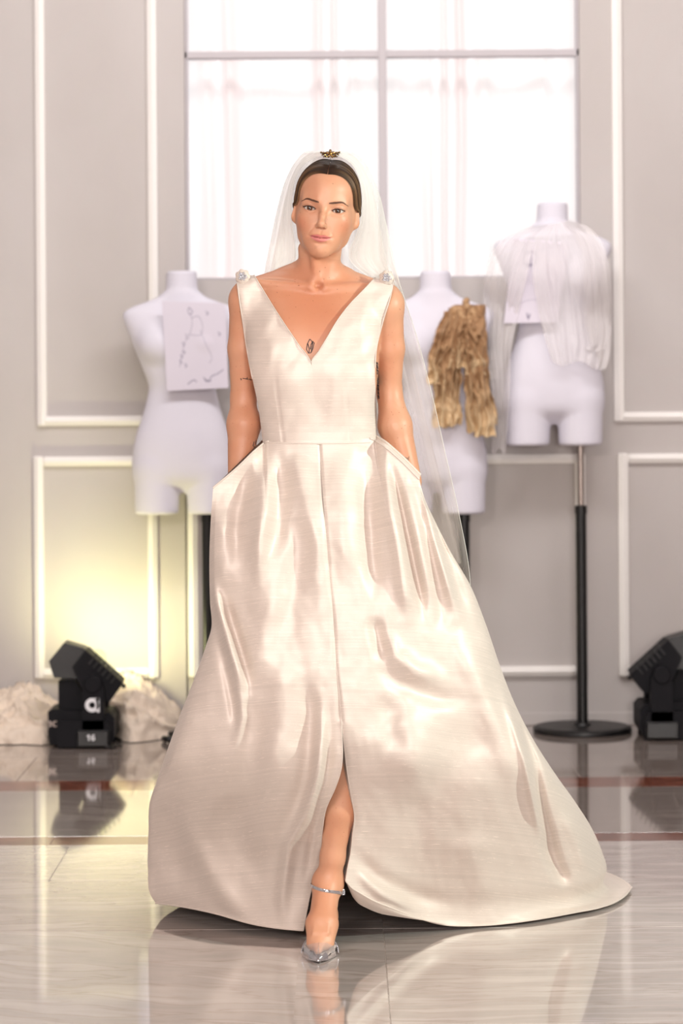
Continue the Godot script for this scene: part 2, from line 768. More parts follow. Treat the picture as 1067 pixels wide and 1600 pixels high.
	M.clear = mat(Color(0.97, 0.97, 1.0, 0.14), 0.03)
	M.clear.transparency = BaseMaterial3D.TRANSPARENCY_ALPHA
	M.gold = mat(rgb(170, 130, 78), 0.28, 1.0)
	M.bronze = mat(rgb(120, 92, 62), 0.3, 0.9)
	M.crystal = mat(rgb(226, 228, 236), 0.04, 0.75)
	M.gem = mat(rgb(60, 54, 62), 0.05, 0.6)
	M.linen = mat(rgb(219, 216, 227), 0.85)
	M.black = mat(rgb(15, 14, 16), 0.42)
	M.black_metal = mat(rgb(20, 19, 20), 0.35, 0.3)
	M.steel = mat(rgb(150, 138, 132), 0.3, 0.9)
	M.fixture = mat(rgb(17, 16, 21), 0.6)
	M.fixture.metallic_specular = 0.3
	M.print = mat(rgb(232, 232, 236), 0.6)
	M.cloth = mat(rgb(226, 210, 194), 0.85)
	M.lens = mat(rgb(40, 40, 36), 0.1)
	M.lens.emission_enabled = true
	M.lens.emission = Color(1.0, 0.97, 0.72)
	M.lens.emission_energy_multiplier = 1.24
	M.ruffle = mat(Color.WHITE, 0.8)
	M.ruffle.vertex_color_use_as_albedo = true
	M.ruffle.cull_mode = BaseMaterial3D.CULL_DISABLED
	M.ruffle.backlight_enabled = true
	M.ruffle.backlight = Color(0.35, 0.3, 0.22)


# a box between two corners
func slab(b: Buf, lo: Vector3, hi: Vector3, bevel := 0.003) -> void:
	b.box(Transform3D(Basis.IDENTITY, (lo + hi) / 2.0), hi - lo, bevel)


const WIN_L := -0.605
const WIN_R := 0.938
const WIN_B := 1.748
const WIN_T := 4.1


func build_room() -> void:
	var back := WALL_Z - 0.16
	var b := Buf.new()
	slab(b, Vector3(-5.6, -0.1, back), Vector3(WIN_L, 4.7, WALL_Z), 0.001)
	slab(b, Vector3(WIN_R, -0.1, back), Vector3(5.6, 4.7, WALL_Z), 0.001)
	slab(b, Vector3(WIN_L - 0.01, -0.1, back), Vector3(WIN_R + 0.01, WIN_B, WALL_Z), 0.001)
	slab(b, Vector3(WIN_L - 0.01, WIN_T, back), Vector3(WIN_R + 0.01, 4.7, WALL_Z), 0.001)
	structure("wall_back", b, M.wall)
	for s in [["wall_left", Vector3(-5.6, -0.1, -4.6), Vector3(-5.4, 4.7, 9.2)], ["wall_right", Vector3(5.4, -0.1, -4.6), Vector3(5.6, 4.7, 9.2)], ["wall_front", Vector3(-5.6, -0.1, 9.0), Vector3(5.6, 4.7, 9.2)], ["ceiling", Vector3(-5.6, 4.6, -4.6), Vector3(5.6, 4.8, 9.2)]]:
		b = Buf.new()
		slab(b, s[1], s[2], 0.001)
		structure(s[0], b, M.room)
	# panel mouldings: strips given by their edges in the photograph (x0, y0, x1, y1), sorted into frames
	var frames := [
		[[56, -170, 71, 666], [231, -170, 246, 666], [70, 650, 232, 665]],
		[[54, 713, 69, 1060], [232, 713, 247, 1060], [68, 713, 233, 728], [68, 1044, 233, 1060]],
		[[294, 713, 310, 1058], [899, 708, 915, 1057], [309, 711, 900, 726], [309, 1042, 900, 1058]],
		[[956, -170, 972, 659], [972, 643, 1240, 658], [1240, -170, 1256, 659]],
		[[966, 708, 982, 1057], [981, 708, 1240, 723], [981, 1041, 1240, 1057], [1240, 708, 1256, 1057]],
		[[-300, -170, -285, 666], [-125, -170, -110, 666], [-285, 650, -125, 665]],
		[[-300, 713, -285, 1060], [-125, 713, -110, 1060], [-285, 713, -125, 728], [-285, 1044, -125, 1060]],
	]
	for k in frames.size():
		b = Buf.new()
		for r in frames[k]:
			var mx: float = (r[0] + r[2]) / 2.0
			var my: float = (r[1] + r[3]) / 2.0
			var mid := at(mx, my, WALL_Z)
			var w: float = (r[2] - r[0]) / F * (CZ - WALL_Z)
			var h: float = (r[3] - r[1]) / F * (CZ - WALL_Z)
			b.box(Transform3D(Basis.IDENTITY, Vector3(mid.x, mid.y, WALL_Z + 0.008)), Vector3(w, h, 0.026), 0.006)
			# the raised bead along the middle of the strip
			var bw := w * 0.45 if w < h else w
			var bh := h if w < h else h * 0.45
			b.box(Transform3D(Basis.IDENTITY, Vector3(mid.x, mid.y, WALL_Z + 0.022)), Vector3(bw, bh, 0.014), 0.006)
		structure("trim_%d" % (k + 1), b, M.trim)
	b = Buf.new()
	slab(b, Vector3(-5.4, 0.0, WALL_Z), Vector3(5.4, 0.05, WALL_Z + 0.012))
	structure("baseboard_back", b, M.wall)


func build_window() -> void:
	var w := Node3D.new()
	w.name = "window_1"
	add_child(w)
	w.position = Vector3((WIN_L + WIN_R) / 2, WIN_B, WALL_Z)
	w.set_meta("kind", "structure")
	var o := -w.position
	var z0 := WALL_Z - 0.075
	var z1 := WALL_Z - 0.02
	var mid := at(598.5, 250, WALL_Z).x
	var bar := at(598, 83, WALL_Z).y
	var b := Buf.new()
	for s in [[WIN_L, WIN_B - 0.0, WIN_L + 0.012, WIN_T], [WIN_R - 0.012, WIN_B, WIN_R, WIN_T], [WIN_L, WIN_B, WIN_R, WIN_B + 0.012], [WIN_L, WIN_T - 0.03, WIN_R, WIN_T]]:
		slab(b, Vector3(s[0], s[1], z0), Vector3(s[2], s[3], z1))
	part("frame", moved(b, o), M.frame, w)
	b = Buf.new()
	slab(b, Vector3(mid - 0.016, WIN_B, z0), Vector3(mid + 0.016, WIN_T, z1 + 0.005))
	part("mullion", moved(b, o), M.frame, w)
	b = Buf.new()
	slab(b, Vector3(WIN_L, bar - 0.014, z0 + 0.004), Vector3(WIN_R, bar + 0.014, z1))
	part("transom", moved(b, o), M.frame, w)
	for x in [[WIN_L + 0.012, mid - 0.016], [mid + 0.016, WIN_R - 0.012]]:
		for y in [[WIN_B + 0.012, bar - 0.014], [bar + 0.014, WIN_T - 0.03]]:
			b = Buf.new()
			slab(b, Vector3(x[0], y[0], z0 + 0.026), Vector3(x[1], y[1], z0 + 0.03), 0.0005)
			part("pane", moved(b, o), M.glass, w)
	# sheer curtains hang on the far side of the panes
	curtain(WIN_L - 0.12, mid - 0.002, "sheer pale pink curtain behind the left half of the window, behind the bride's head", 5)
	curtain(mid + 0.002, WIN_R + 0.12, "sheer white curtain behind the right half of the window, above the tall dress form", 9)


func curtain(x0: float, x1: float, label: String, seed_: int) -> void:
	var n := noise(seed_, 1.0, 2)
	var b := Buf.new()
	var cols := 150
	var rows := 24
	for r in rows:
		var y := lerpf(WIN_T + 0.1, WIN_B - 0.12, float(r) / (rows - 1))
		for k in cols:
			var u := float(k) / (cols - 1)
			var x := lerpf(x0, x1, u)
			var s := x * 3.4 + n.get_noise_2d(x * 1.6, 3.0) * 2.4 + n.get_noise_2d(x * 1.5, y * 0.35) * 0.5
			var fold := sin(s * TAU / 1.1)
			var fine := n.get_noise_2d(x * 9.0, y * 0.4)
			var z := WALL_Z - 0.27 + 0.030 * fold + 0.012 * fine
			var pink := clampf(n.get_noise_2d(x * 3.1 + 20.0, 8.0) * 1.6, 0, 1)
			b.put(Vector3(x, y, z), Vector2(u, y), Color(1, 1, 1).lerp(Color(1.0, 0.86, 0.86), pink * 0.35))
	b.weave(0, rows, cols)
	lone("curtain", b, M.curtain, label, "curtain", "")


func build_floor() -> void:
	var f := Node3D.new()
	f.name = "floor"
	add_child(f)
	f.set_meta("kind", "structure")
	var b := Buf.new()
	slab(b, Vector3(-5.6, -0.12, -4.6), Vector3(5.6, -0.0022, 9.2), 0.001)
	part("bed", b, M.grout, f)
	var rng := RandomNumberGenerator.new()
	rng.seed = 11
	var band1 := floor_z(533, 1232)
	var band1b := floor_z(533, 1217)
	var band2 := floor_z(533, 1317)
	var band2b := floor_z(533, 1304)
	var rows := [[-4.38, band1b - 0.62, 0], [band1b - 0.62, band1b, 0], [band1b, band1, 1], [band1, band2b, 0], [band2b, band2, 1], [band2, -0.98, 3], [-0.98, -0.30, 3], [-0.30, 0.72, 2], [0.72, 1.8, 2], [1.8, 4.4, 3], [4.4, 9.0, 3]]
	for r in rows.size():
		var z0: float = rows[r][0]
		var z1: float = rows[r][1]
		var wide: float = [1.9, 1.5, 1.36, 3.4][rows[r][2]]
		var joint := 0.092 + (0.0 if rows[r][2] == 2 else wide * (0.37 * (r % 3)))
		var x := joint - ceilf((5.4 + joint) / wide) * wide
		while x < 5.4:
			var lo := maxf(x, -5.4)
			var hi := minf(x + wide, 5.4)
			if hi - lo > 0.05:
				b = Buf.new()
				slab(b, Vector3(lo + 0.0004, -0.022, z0 + 0.0004), Vector3(hi - 0.0004, rng.randf_range(-0.0003, 0.0), z1 - 0.0004), 0.0012)
				var off := Vector2(rng.randf(), rng.randf()) * 3.0
				for q in b.v.size():
					b.uv[q] = Vector2(b.v[q].x, b.v[q].z) * 0.8 + off
				var m: Material = M.red_marble if rows[r][2] == 1 else M["marble_%d" % ([2, 0, 1, 0, 2][(int(round((x - joint) / wide)) + 10 + r) % 5])]
				if rows[r][2] == 2:
					m = M.marble_0 if x > joint - 0.1 else M.marble_1
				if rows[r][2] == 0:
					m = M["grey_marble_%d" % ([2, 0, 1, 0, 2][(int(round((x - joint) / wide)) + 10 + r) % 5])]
				part("tile", b, m, f)
			x += wide


# ---------------------------------------------------------------- the bride
const HEAD_PX := Vector3(510.0, 329.5, -0.035)
var head := Transform3D()
var body_field: Field
var trunk_list := PackedInt32Array()


func build_bride() -> void:
	var w := Node3D.new()
	w.name = numbered("person")
	add_child(w)
	tag(w, "bride walking in a cream silk gown and long veil, hands in her pockets", "person")
	make_body(w)
	make_hair(w)
	make_bodice(w)
	make_skirt(w)
	make_veil(w)
	make_shoe(w)
	make_ink(w)


func make_body(w: Node3D) -> void:
	var O := at(HEAD_PX.x, HEAD_PX.y, HEAD_PX.z)
	head = Transform3D(Basis(Vector3(0, 0, 1), deg_to_rad(-6.8)) * Basis(Vector3(0, 1, 0), deg_to_rad(-4.0)) * Basis(Vector3(1, 0, 0), deg_to_rad(1.5)), O)
	var f := Field.new()
	body_field = f
	# trunk: rows in pixels (y, middle, half width) with depths in metres
	var rows := []
	for r in [[1000, 497, 118, 0.09, 0.12, -0.06], [880, 497, 118, 0.10, 0.125, -0.055], [800, 498, 112, 0.10, 0.115, -0.05], [740, 498.5, 95, 0.09, 0.09, -0.05], [690, 499, 84, 0.078, 0.072, -0.05], [640, 495, 88, 0.085, 0.075, -0.05], [590, 491, 92, 0.092, 0.085, -0.05], [550, 491, 96, 0.092, 0.09, -0.052], [510, 492, 101, 0.088, 0.09, -0.055], [475, 494, 104, 0.070, 0.082, -0.06], [452, 494, 96, 0.054, 0.066, -0.066], [436, 495, 70, 0.045, 0.05, -0.07], [424, 496, 45, 0.042, 0.045, -0.074]]:
		var p := at(r[1], r[0], r[5])
		rows.append([p.y, p.x, r[5], r[2] / F * (CZ - r[5]), r[3], r[4]])
	f.trunk(rows, 0.012)
	f.limb(at(501, 392, -0.045), at(496, 440, -0.072), 0.0455, 0.052, 0.03)            # neck
	f.limb(at(478, 424, -0.085), at(388, 453, -0.075), 0.0255, 0.025, 0.03)            # slopes of the shoulders
	f.limb(at(520, 432, -0.085), at(600, 460, -0.075), 0.0255, 0.025, 0.03)
	f.limb(at(488, 449, -0.008), at(402, 441, -0.040), 0.0085, 0.0095, 0.012)           # collar bones
	f.limb(at(508, 450, -0.008), at(592, 447, -0.040), 0.0085, 0.0095, 0.012)
	f.limb(at(491, 405, 0.0), at(496, 449, -0.018), 0.007, 0.006, 0.02)                # cords of the neck
	f.limb(at(524, 385, -0.055), at(503, 450, -0.016), 0.011, 0.006, 0.02)
	f.limb(at(475, 388, -0.05), at(490, 450, -0.016), 0.011, 0.006, 0.02)
	f.egg(at(452, 568, -0.010), Vector3(0.066, 0.09, 0.047), 0.06)
	f.egg(at(534, 568, -0.010), Vector3(0.066, 0.09, 0.047), 0.06)
	f.egg(at(497, 446, -0.002), Vector3(0.008, 0.006, 0.012), 0.012, true)             # hollow of the throat
	trunk_list = f.all.duplicate()
	# arms: shoulder, elbow, wrist, hand deep in the pocket
	var arms := [
		[at(383, 472, -0.062), at(379, 545, -0.085), at(380, 622, -0.11), at(381, 662, -0.10), at(373, 752, -0.085), -1.0],
		[at(606, 478, -0.062), at(609, 545, -0.085), at(608, 612, -0.11), at(617, 665, -0.10), at(642, 752, -0.085), 1.0]]
	for q in arms:
		f.egg(q[0], Vector3(0.036, 0.042, 0.04), 0.03)
		f.limb(q[0], q[1], 0.036, 0.0335, 0.012)
		f.limb(q[1], q[2], 0.0335, 0.0285, 0.012)
		f.limb(q[2], q[3], 0.028, 0.0385, 0.014)
		f.limb(q[3], q[4], 0.0385, 0.0255, 0.014)
		var s: float = q[5]
		var palm: Vector3 = q[4] + Vector3(s * 0.004, -0.065, 0.008)
		f.egg(q[4] + Vector3(s * 0.002, -0.05, 0.006), Vector3(0.018, 0.052, 0.036), 0.015)
		for n in 4:
			var root: Vector3 = palm + Vector3(0, -0.022 - 0.003 * n, 0.026 - 0.0185 * n)
			var mid: Vector3 = root + Vector3(-s * 0.008, [-0.036, -0.042, -0.039, -0.03][n], 0.008)
			f.limb(root + Vector3(0, 0.03, -0.004), root, 0.0095, 0.009, 0.006)
			f.limb(root, mid, 0.009, 0.0082, 0.004)
			f.limb(mid, mid + Vector3(-s * 0.014, -0.03, 0.0), 0.0082, 0.007, 0.004)
		f.limb(palm + Vector3(-s * 0.006, 0.035, 0.03), palm + Vector3(-s * 0.016, 0.0, 0.058), 0.012, 0.0095, 0.008)
		f.limb(palm + Vector3(-s * 0.016, 0.0, 0.058), palm + Vector3(-s * 0.02, -0.03, 0.066), 0.0095, 0.008, 0.004)
	# the leg that strides through the slit, and the one that trails inside the gown
	f.limb(at(528, 880, -0.05), at(549, 1135, -0.015), 0.088, 0.054, 0.02)
	f.limb(at(549, 1135, -0.015), at(546, 1175, -0.022), 0.054, 0.046, 0.02)
	f.limb(at(544, 1175, -0.022), at(530.5, 1262, -0.045), 0.044, 0.039, 0.02)
	f.limb(at(530.5, 1262, -0.045), at(519.5, 1340, -0.062), 0.039, 0.0262, 0.02)
	f.limb(at(519.5, 1340, -0.062), at(514, 1380, -0.075), 0.0262, 0.0262, 0.02)
	f.limb(at(503, 1374, -0.08), at(505, 1380, -0.08), 0.0125, 0.0125, 0.025)
	f.limb(at(524, 1372, -0.085), at(522, 1379, -0.085), 0.0115, 0.0115, 0.025)
	f.limb(at(511, 1382, -0.07), at(503.5, 1440, -0.005), 0.0310, 0.0315, 0.03)
	f.limb(at(493, 1446, 0.003), at(490, 1474, 0.035), 0.021, 0.017, 0.025)
	f.limb(at(512, 1446, 0.001), at(511, 1474, 0.03), 0.021, 0.017, 0.025)
	f.limb(at(499, 1470, 0.03), at(497, 1485, 0.065), 0.020, 0.010, 0.012)
	f.limb(at(512, 1385, -0.08), at(509, 1432, -0.125), 0.024, 0.025, 0.02)
	f.limb(at(509, 1432, -0.125), at(504, 1463, 0.0), 0.025, 0.018, 0.02)
	for x in [490.0, 497.0, 505.0, 512.0]:                                              # tendons over the instep
		f.limb(at(505 + (x - 501) * 0.55, 1412, -0.010), at(x, 1458, 0.040), 0.0042, 0.0042, 0.005)
	f.limb(at(468, 880, -0.06), at(462, 1120, -0.16), 0.088, 0.052, 0.02)
	f.limb(at(462, 1120, -0.16), at(460, 1220, -0.33), 0.05, 0.044, 0.02)
	f.limb(at(460, 1220, -0.33), at(460, 1335, -0.50), 0.044, 0.03, 0.02)
	f.limb(at(460, 1335, -0.50), at(460, 1385, -0.42), 0.028, 0.024, 0.02)
	head_shapes(f)
	var inv := head.affine_inverse()
	var fine_lo := Vector3(-0.088, -0.116, -0.03)
	var fine_hi := Vector3(0.088, 0.10, 0.14)
	var coarse := f.net(at(320, 225, 0).min(Vector3(-9, 0.0, -0.6)) + Vector3(8.66, 0.0, 0), Vector3(0.25, 1.86, 0.18), 0.0044, func(p: Vector3) -> bool:
		var q := inv * p
		return q.x > fine_lo.x + 0.003 and q.x < fine_hi.x - 0.003 and q.y > fine_lo.y + 0.009 and q.y < fine_hi.y - 0.009 and q.z > fine_lo.z + 0.009)
	# the face has a finer grid of its own, in the head's axes
	var g := Field.new()
	g.kind = f.kind; g.ra = f.ra; g.rb = f.rb; g.k = f.k; g.sub = f.sub; g.table = f.table; g.reach = f.reach
	for n in f.all:
		if f.kind[n] == 2 or f.around[n].distance_to(O) - f.reach[n] > 0.2:
			g.a.append(Vector3.ZERO); g.b.append(Vector3.ZERO); g.turn.append(Basis.IDENTITY); g.around.append(Vector3(50, 0, 0))
			continue
		g.all.append(n)
		g.a.append(inv * f.a[n])
		g.b.append(inv * f.b[n] if f.kind[n] == 0 else f.b[n])
		g.turn.append(f.turn[n] * head.basis)
		g.around.append(inv * f.around[n])
	var fine := g.net(fine_lo, fine_hi, 0.00135)
	paint_body(coarse)
	sculpt_face(fine)
	var first := coarse.v.size()
	for n in fine.v.size():
		coarse.put(head * fine.v[n], Vector2.ZERO, fine.c[n])
	for n in fine.i:
		coarse.i.append(first + n)
	part("body", coarse, M.skin, w)
	make_eyes(w)


func head_shapes(f: Field) -> void:
	var hb := head.basis
	var egg := func(o: Vector3, r: Vector3, soft: float, cut := false, b := Basis.IDENTITY) -> void:
		f.egg(head * (o * Vector3(0.95, 1, 1)), r * Vector3(0.96, 1, 1), soft, cut, hb * b)
	var limb := func(a: Vector3, b: Vector3, ra: float, rb: float, soft: float, cut := false) -> void:
		f.limb(head * (a * Vector3(0.95, 1, 1)), head * (b * Vector3(0.95, 1, 1)), ra, rb, soft, cut)
	egg.call(Vector3(0, 0.033, -0.008), Vector3(0.0715, 0.080, 0.098), 0.02)           # skull
	egg.call(Vector3(0, 0.046, 0.030), Vector3(0.062, 0.048, 0.058), 0.02)              # forehead
	egg.call(Vector3(0, -0.028, 0.030), Vector3(0.0540, 0.076, 0.057), 0.02)             # front of the face
	for s in [-1.0, 1.0]:
		limb.call(Vector3(s * 0.0520, -0.020, -0.002), Vector3(s * 0.0390, -0.065, 0.012), 0.0090, 0.0090, 0.02)
		limb.call(Vector3(s * 0.0390, -0.066, 0.014), Vector3(s * 0.0105, -0.0925, 0.062), 0.0090, 0.0115, 0.025)
		egg.call(Vector3(s * 0.0400, -0.022, 0.0545), Vector3(0.0205, 0.0190, 0.0215), 0.03)
		limb.call(Vector3(s * 0.014, 0.0195, 0.0825), Vector3(s * 0.044, 0.0190, 0.0655), 0.0070, 0.0080, 0.018)
		egg.call(Vector3(s * 0.024, -0.060, 0.060), Vector3(0.018, 0.024, 0.018), 0.025)
		egg.call(Vector3(s * 0.0335, 0.001, 0.098), Vector3(0.018, 0.0115, 0.0165), 0.012, true)
	egg.call(Vector3(0, -0.0915, 0.069), Vector3(0.0170, 0.0135, 0.0165), 0.022)          # chin
	egg.call(Vector3(0, -0.0655, 0.0735), Vector3(0.025, 0.016, 0.0175), 0.016)           # mouth
	limb.call(Vector3(0, 0.012, 0.083), Vector3(0, -0.018, 0.0985), 0.0066, 0.0068, 0.012)
	limb.call(Vector3(0, -0.018, 0.0985), Vector3(0, -0.0335, 0.1085), 0.0068, 0.0080, 0.007)
	egg.call(Vector3(0, -0.0365, 0.1075), Vector3(0.0085, 0.0078, 0.0095), 0.005)
	for s in [-1.0, 1.0]:
		egg.call(Vector3(s * 0.0088, -0.0395, 0.0960), Vector3(0.0054, 0.0062, 0.0090), 0.006)
		egg.call(Vector3(s * 0.0056, -0.0448, 0.1010), Vector3(0.0032, 0.0026, 0.0050), 0.002, true)
		# eyelids over the ball, opened by an almond
		f.limb(head * Vector3(s * 0.0328, -0.0005, 0.0700), head * Vector3(s * 0.0328, -0.0005, 0.0700), 0.0143, 0.0143, 0.004)
		f.add(3, head * Vector3(s * 0.0328, -0.0012, 0.0715), Vector3.ZERO, 0.0255, 0.0046, 0.0009, true, (hb * Basis(Vector3(0, 0, 1), s * 0.07)).inverse(), PackedFloat32Array(), head * Vector3(s * 0.0328, 0, 0.083), 0.018)
		egg.call(Vector3(s * 0.0485, -0.034, 0.018), Vector3(0.0135, 0.028, 0.026), 0.025)
		egg.call(Vector3(s * 0.058, -0.006, -0.010), Vector3(0.013, 0.034, 0.030), 0.02)
		# ears
		var eb := Basis(Vector3(0, 1, 0), s * 0.42) * Basis(Vector3(1, 0, 0), -0.15)
		egg.call(Vector3(s * 0.0765, -0.0030, -0.007), Vector3(0.0062, 0.0300, 0.0165), 0.010, false, eb)
		egg.call(Vector3(s * 0.0725, -0.026, 0.000), Vector3(0.0050, 0.0085, 0.0075), 0.006, false, eb)
		egg.call(Vector3(s * 0.0820, 0.0, -0.001), Vector3(0.0045, 0.0190, 0.0095), 0.004, true, eb)


const SKIN := Color(0.60, 0.300, 0.185)


func paint_body(b: Buf) -> void:
	var n := noise(5, 9.0, 3)
	for k in b.v.size():
		var p := b.v[k]
		var c := SKIN.lerp(Color(0.56, 0.235, 0.13), clampf(n.get_noise_3dv(p) * 0.7 + 0.25, 0, 0.6))
		# the chest is tanned redder than the arms
		var chest := exp(-pow((p.x + 0.06) / 0.10, 2) - pow((p.y - 1.50) / 0.085, 2)) * smoothstep(-0.08, -0.03, p.z)
		c = c.lerp(Color(0.50, 0.17, 0.085), 0.75 * chest)
		b.c[k] = c


func mouth_y(x: float) -> float:
	return -0.0665 + 3.6 * x * x - 0.0004 * exp(-pow(x / 0.005, 2))


# fine relief and colouring of the face, in the head's own axes
func sculpt_face(b: Buf) -> void:
	var n := noise(5, 9.0, 3)
	var n2 := noise(6, 70.0, 2)
	for k in b.v.size():
		var p := b.v[k]
		var c := SKIN.lerp(Color(0.57, 0.25, 0.145), clampf(n.get_noise_3dv(p * 1.4) * 0.6 + 0.2, 0, 0.5))
		if p.z > 0.03:
			var dz := 0.0
			var ax := absf(p.x)
			var ym := mouth_y(p.x)
			var lip_w := clampf(1.0 - pow(ax / 0.0262, 2.0), 0, 1)
			var dy := p.y - ym
			if ax < 0.035 and p.y < -0.03 and p.y > -0.1:
				dz += 0.0030 * exp(-pow((dy - 0.0036) / 0.0030, 2)) * lip_w
				dz += 0.0054 * exp(-pow((dy + 0.0052) / 0.0040, 2)) * clampf(1.0 - pow(ax / 0.021, 2.0), 0, 1)
				dz -= 0.0026 * exp(-pow(dy / 0.0012, 2)) * clampf(1.0 - pow(ax / 0.027, 4.0), 0, 1)
				dz -= 0.0022 * exp(-pow((dy + 0.0135) / 0.004, 2)) * exp(-pow(ax / 0.018, 2))
				if p.y > -0.060:
					dz -= 0.0012 * exp(-pow(ax / 0.0028, 2)) * clampf((p.y + 0.060) / 0.004, 0, 1) * clampf((-0.048 - p.y) / 0.003, 0, 1)
				dz -= 0.0018 * exp(-pow((ax - 0.0275) / 0.004, 2)) * exp(-pow(dy / 0.005, 2))
				var top := 0.0080 * pow(lip_w, 0.9) * (1.0 - 0.20 * exp(-pow(ax / 0.0035, 2)))
				var low := 0.0104 * pow(clampf(1.0 - pow(ax / 0.0245, 2.0), 0, 1), 0.8)
				if dy < top and dy > -low:
					var in_ := clampf(minf(top - dy, dy + low) / 0.0014, 0, 1)
					c = c.lerp(Color(0.52, 0.145, 0.135) if dy > 0.0 else Color(0.64, 0.215, 0.20), 0.95 * in_)
					if absf(dy) < 0.0012:
						c = c.lerp(Color(0.20, 0.04, 0.035), 0.85 * sqrt(lip_w))
			# fold beside the nose
			var fold := absf(ax - (0.0165 + (-0.040 - p.y) * 0.62))
			if p.y < -0.036 and p.y > -0.068:
				dz -= 0.0008 * exp(-pow(fold / 0.0032, 2)) * clampf((-0.036 - p.y) / 0.006, 0, 1) * clampf((p.y + 0.068) / 0.012, 0, 1)
			# crease of the upper lid and the line drawn round the eye
			var e := Vector2(ax - 0.0328, p.y + 0.0012)
			if absf(e.x) < 0.022 and absf(e.y) < 0.02:
				var crease := 0.0074 - 13.0 * e.x * e.x
				dz -= 0.0012 * exp(-pow((e.y - crease) / 0.0012, 2)) * clampf(1.0 - pow(e.x / 0.019, 4.0), 0, 1)
				var bag := -0.0085 + 14.0 * e.x * e.x
				dz -= 0.0007 * exp(-pow((e.y - bag) / 0.0018, 2)) * clampf(1.0 - pow(e.x / 0.017, 4.0), 0, 1)
				var lid := 0.0048 - 20.0 * e.x * e.x + 0.05 * e.x
				c = c.lerp(Color(0.30, 0.125, 0.075), 0.6 * exp(-pow((e.y - lid - 0.002) / 0.0028, 2)) * clampf(1.0 - pow(e.x / 0.02, 4.0), 0, 1))
				if absf(e.y - lid) < 0.0012 and absf(e.x) < 0.0150:
					c = c.lerp(Color(0.07, 0.035, 0.026), 0.8)
				var under := -0.0043 + 18.0 * e.x * e.x
				c = c.lerp(Color(0.30, 0.12, 0.075), 0.5 * exp(-pow((e.y - under) / 0.0012, 2)) * clampf(1.0 - pow(e.x / 0.017, 4.0), 0, 1))
			# colour put on the cheeks
			c = c.lerp(Color(0.56, 0.20, 0.115), 0.55 * exp(-pow((ax - 0.050) / 0.016, 2) - pow((p.y + 0.035 - (ax - 0.05) * 0.6) / 0.018, 2)))
			if n2.get_noise_3dv(p) > 0.56 and p.y < 0.0:
				c = c.lerp(Color(0.42, 0.19, 0.11), 0.25)
			p.z += dz
		b.v[k] = p
		b.c[k] = c


func make_eyes(w: Node3D) -> void:
	for s in [-1.0, 1.0]:
		var o := head * Vector3(s * 0.0328, -0.0005, 0.0700)
		var eye := Buf.new()
		eye.ball(o, Vector3.ONE * 0.0128, 16, 24)
		var ep := part("eye", eye, M.sclera, w)
		var look := (Vector3(-0.35, HC + 0.1, CZ) - o).normalized()
		for d in [["iris", 0.0067, 0.01295, M.iris], ["pupil", 0.0028, 0.01305, M.pupil]]:
			var cap := Buf.new()
			var side := look.cross(Vector3.UP).normalized()
			var up := side.cross(look)
			for r in 6:
				var ang: float = asin(d[1] / 0.0128) * r / 5.0
				for k in 24:
					var t := TAU * k / 24
					cap.put(o + (look * cos(ang) + (side * cos(t) + up * sin(t)) * sin(ang)) * d[2])
			cap.weave(0, 6, 24, false, true)
			part(d[0], cap, d[3], ep)
		# lashes and the dark line along the upper lid
		var lash := Buf.new()
		var line := []
		var turn := Basis(Vector3(0, 0, 1), s * 0.07)
		for k in 13:
			var x := lerpf(-0.0150, 0.0172, k / 12.0)
			var y := 0.0046 - 19.0 * x * x + (0.0012 if k > 10 else 0.0)
			var q := Vector3(s * 0.0328, -0.0012, 0) + turn * Vector3(s * x, y, 0)
			var zz := 0.0700 + sqrt(maxf(0.0146 * 0.0146 - pow(s * x, 2) - y * y, 0.000012))
			line.append(head * Vector3(q.x, q.y, zz + 0.0004))
		var rad := []
		for k in 13:
			rad.append(0.0009 * sin(PI * clampf((k + 1.0) / 14.0, 0, 1)) + 0.0003)
		lash.tube(line, rad, 6)
		for k in 11:
			var a: Vector3 = line[k + 1]
			lash.tube([a, a + head.basis * Vector3(s * (k - 4) * 0.0005, 0.0012, 0.004), a + head.basis * Vector3(s * (k - 4) * 0.0008, 0.0022, 0.0050)], [0.0003, 0.0002, 0.0001], 4)
		part("eyelash", lash, M.lash, w)
		# brow hairs along an arch, lying on the skin
		var brow := Buf.new()
		var rng := RandomNumberGenerator.new()
		rng.seed = 3
		for k in 330:
			var u := rng.randf()
			var v := rng.randf_range(-1, 1)
			var x := lerpf(0.0114, 0.0508, u)
			var y := along(u, [0.0, 0.0140, 0.4, 0.0172, 0.74, 0.0198, 1.0, 0.0155])
			var thick := along(u, [0.0, 0.0012, 0.3, 0.0024, 0.7, 0.0019, 1.0, 0.0005])
			var p0 := on_face(Vector3(s * x, y + v * thick, 0))
			var p1 := on_face(Vector3(s * (x + 0.0042), y + v * thick * 0.6 + along(u, [0.0, 0.0022, 0.6, 0.0004, 1.0, -0.0022]), 0))
			brow.tube([p0, p1], [0.00042, 0.0002], 4)
		part("eyebrow", brow, M.brow, w)


# the point of the skin straight in front of p (head's axes), 0.3 mm proud
func on_face(p: Vector3) -> Vector3:
	p.z = 0.13
	for k in 40:
		var d := body_field.at(head * p, body_field.all) - 0.0003
		if d < 0.0002:
			break
		p.z -= d * 0.9
	return head * p


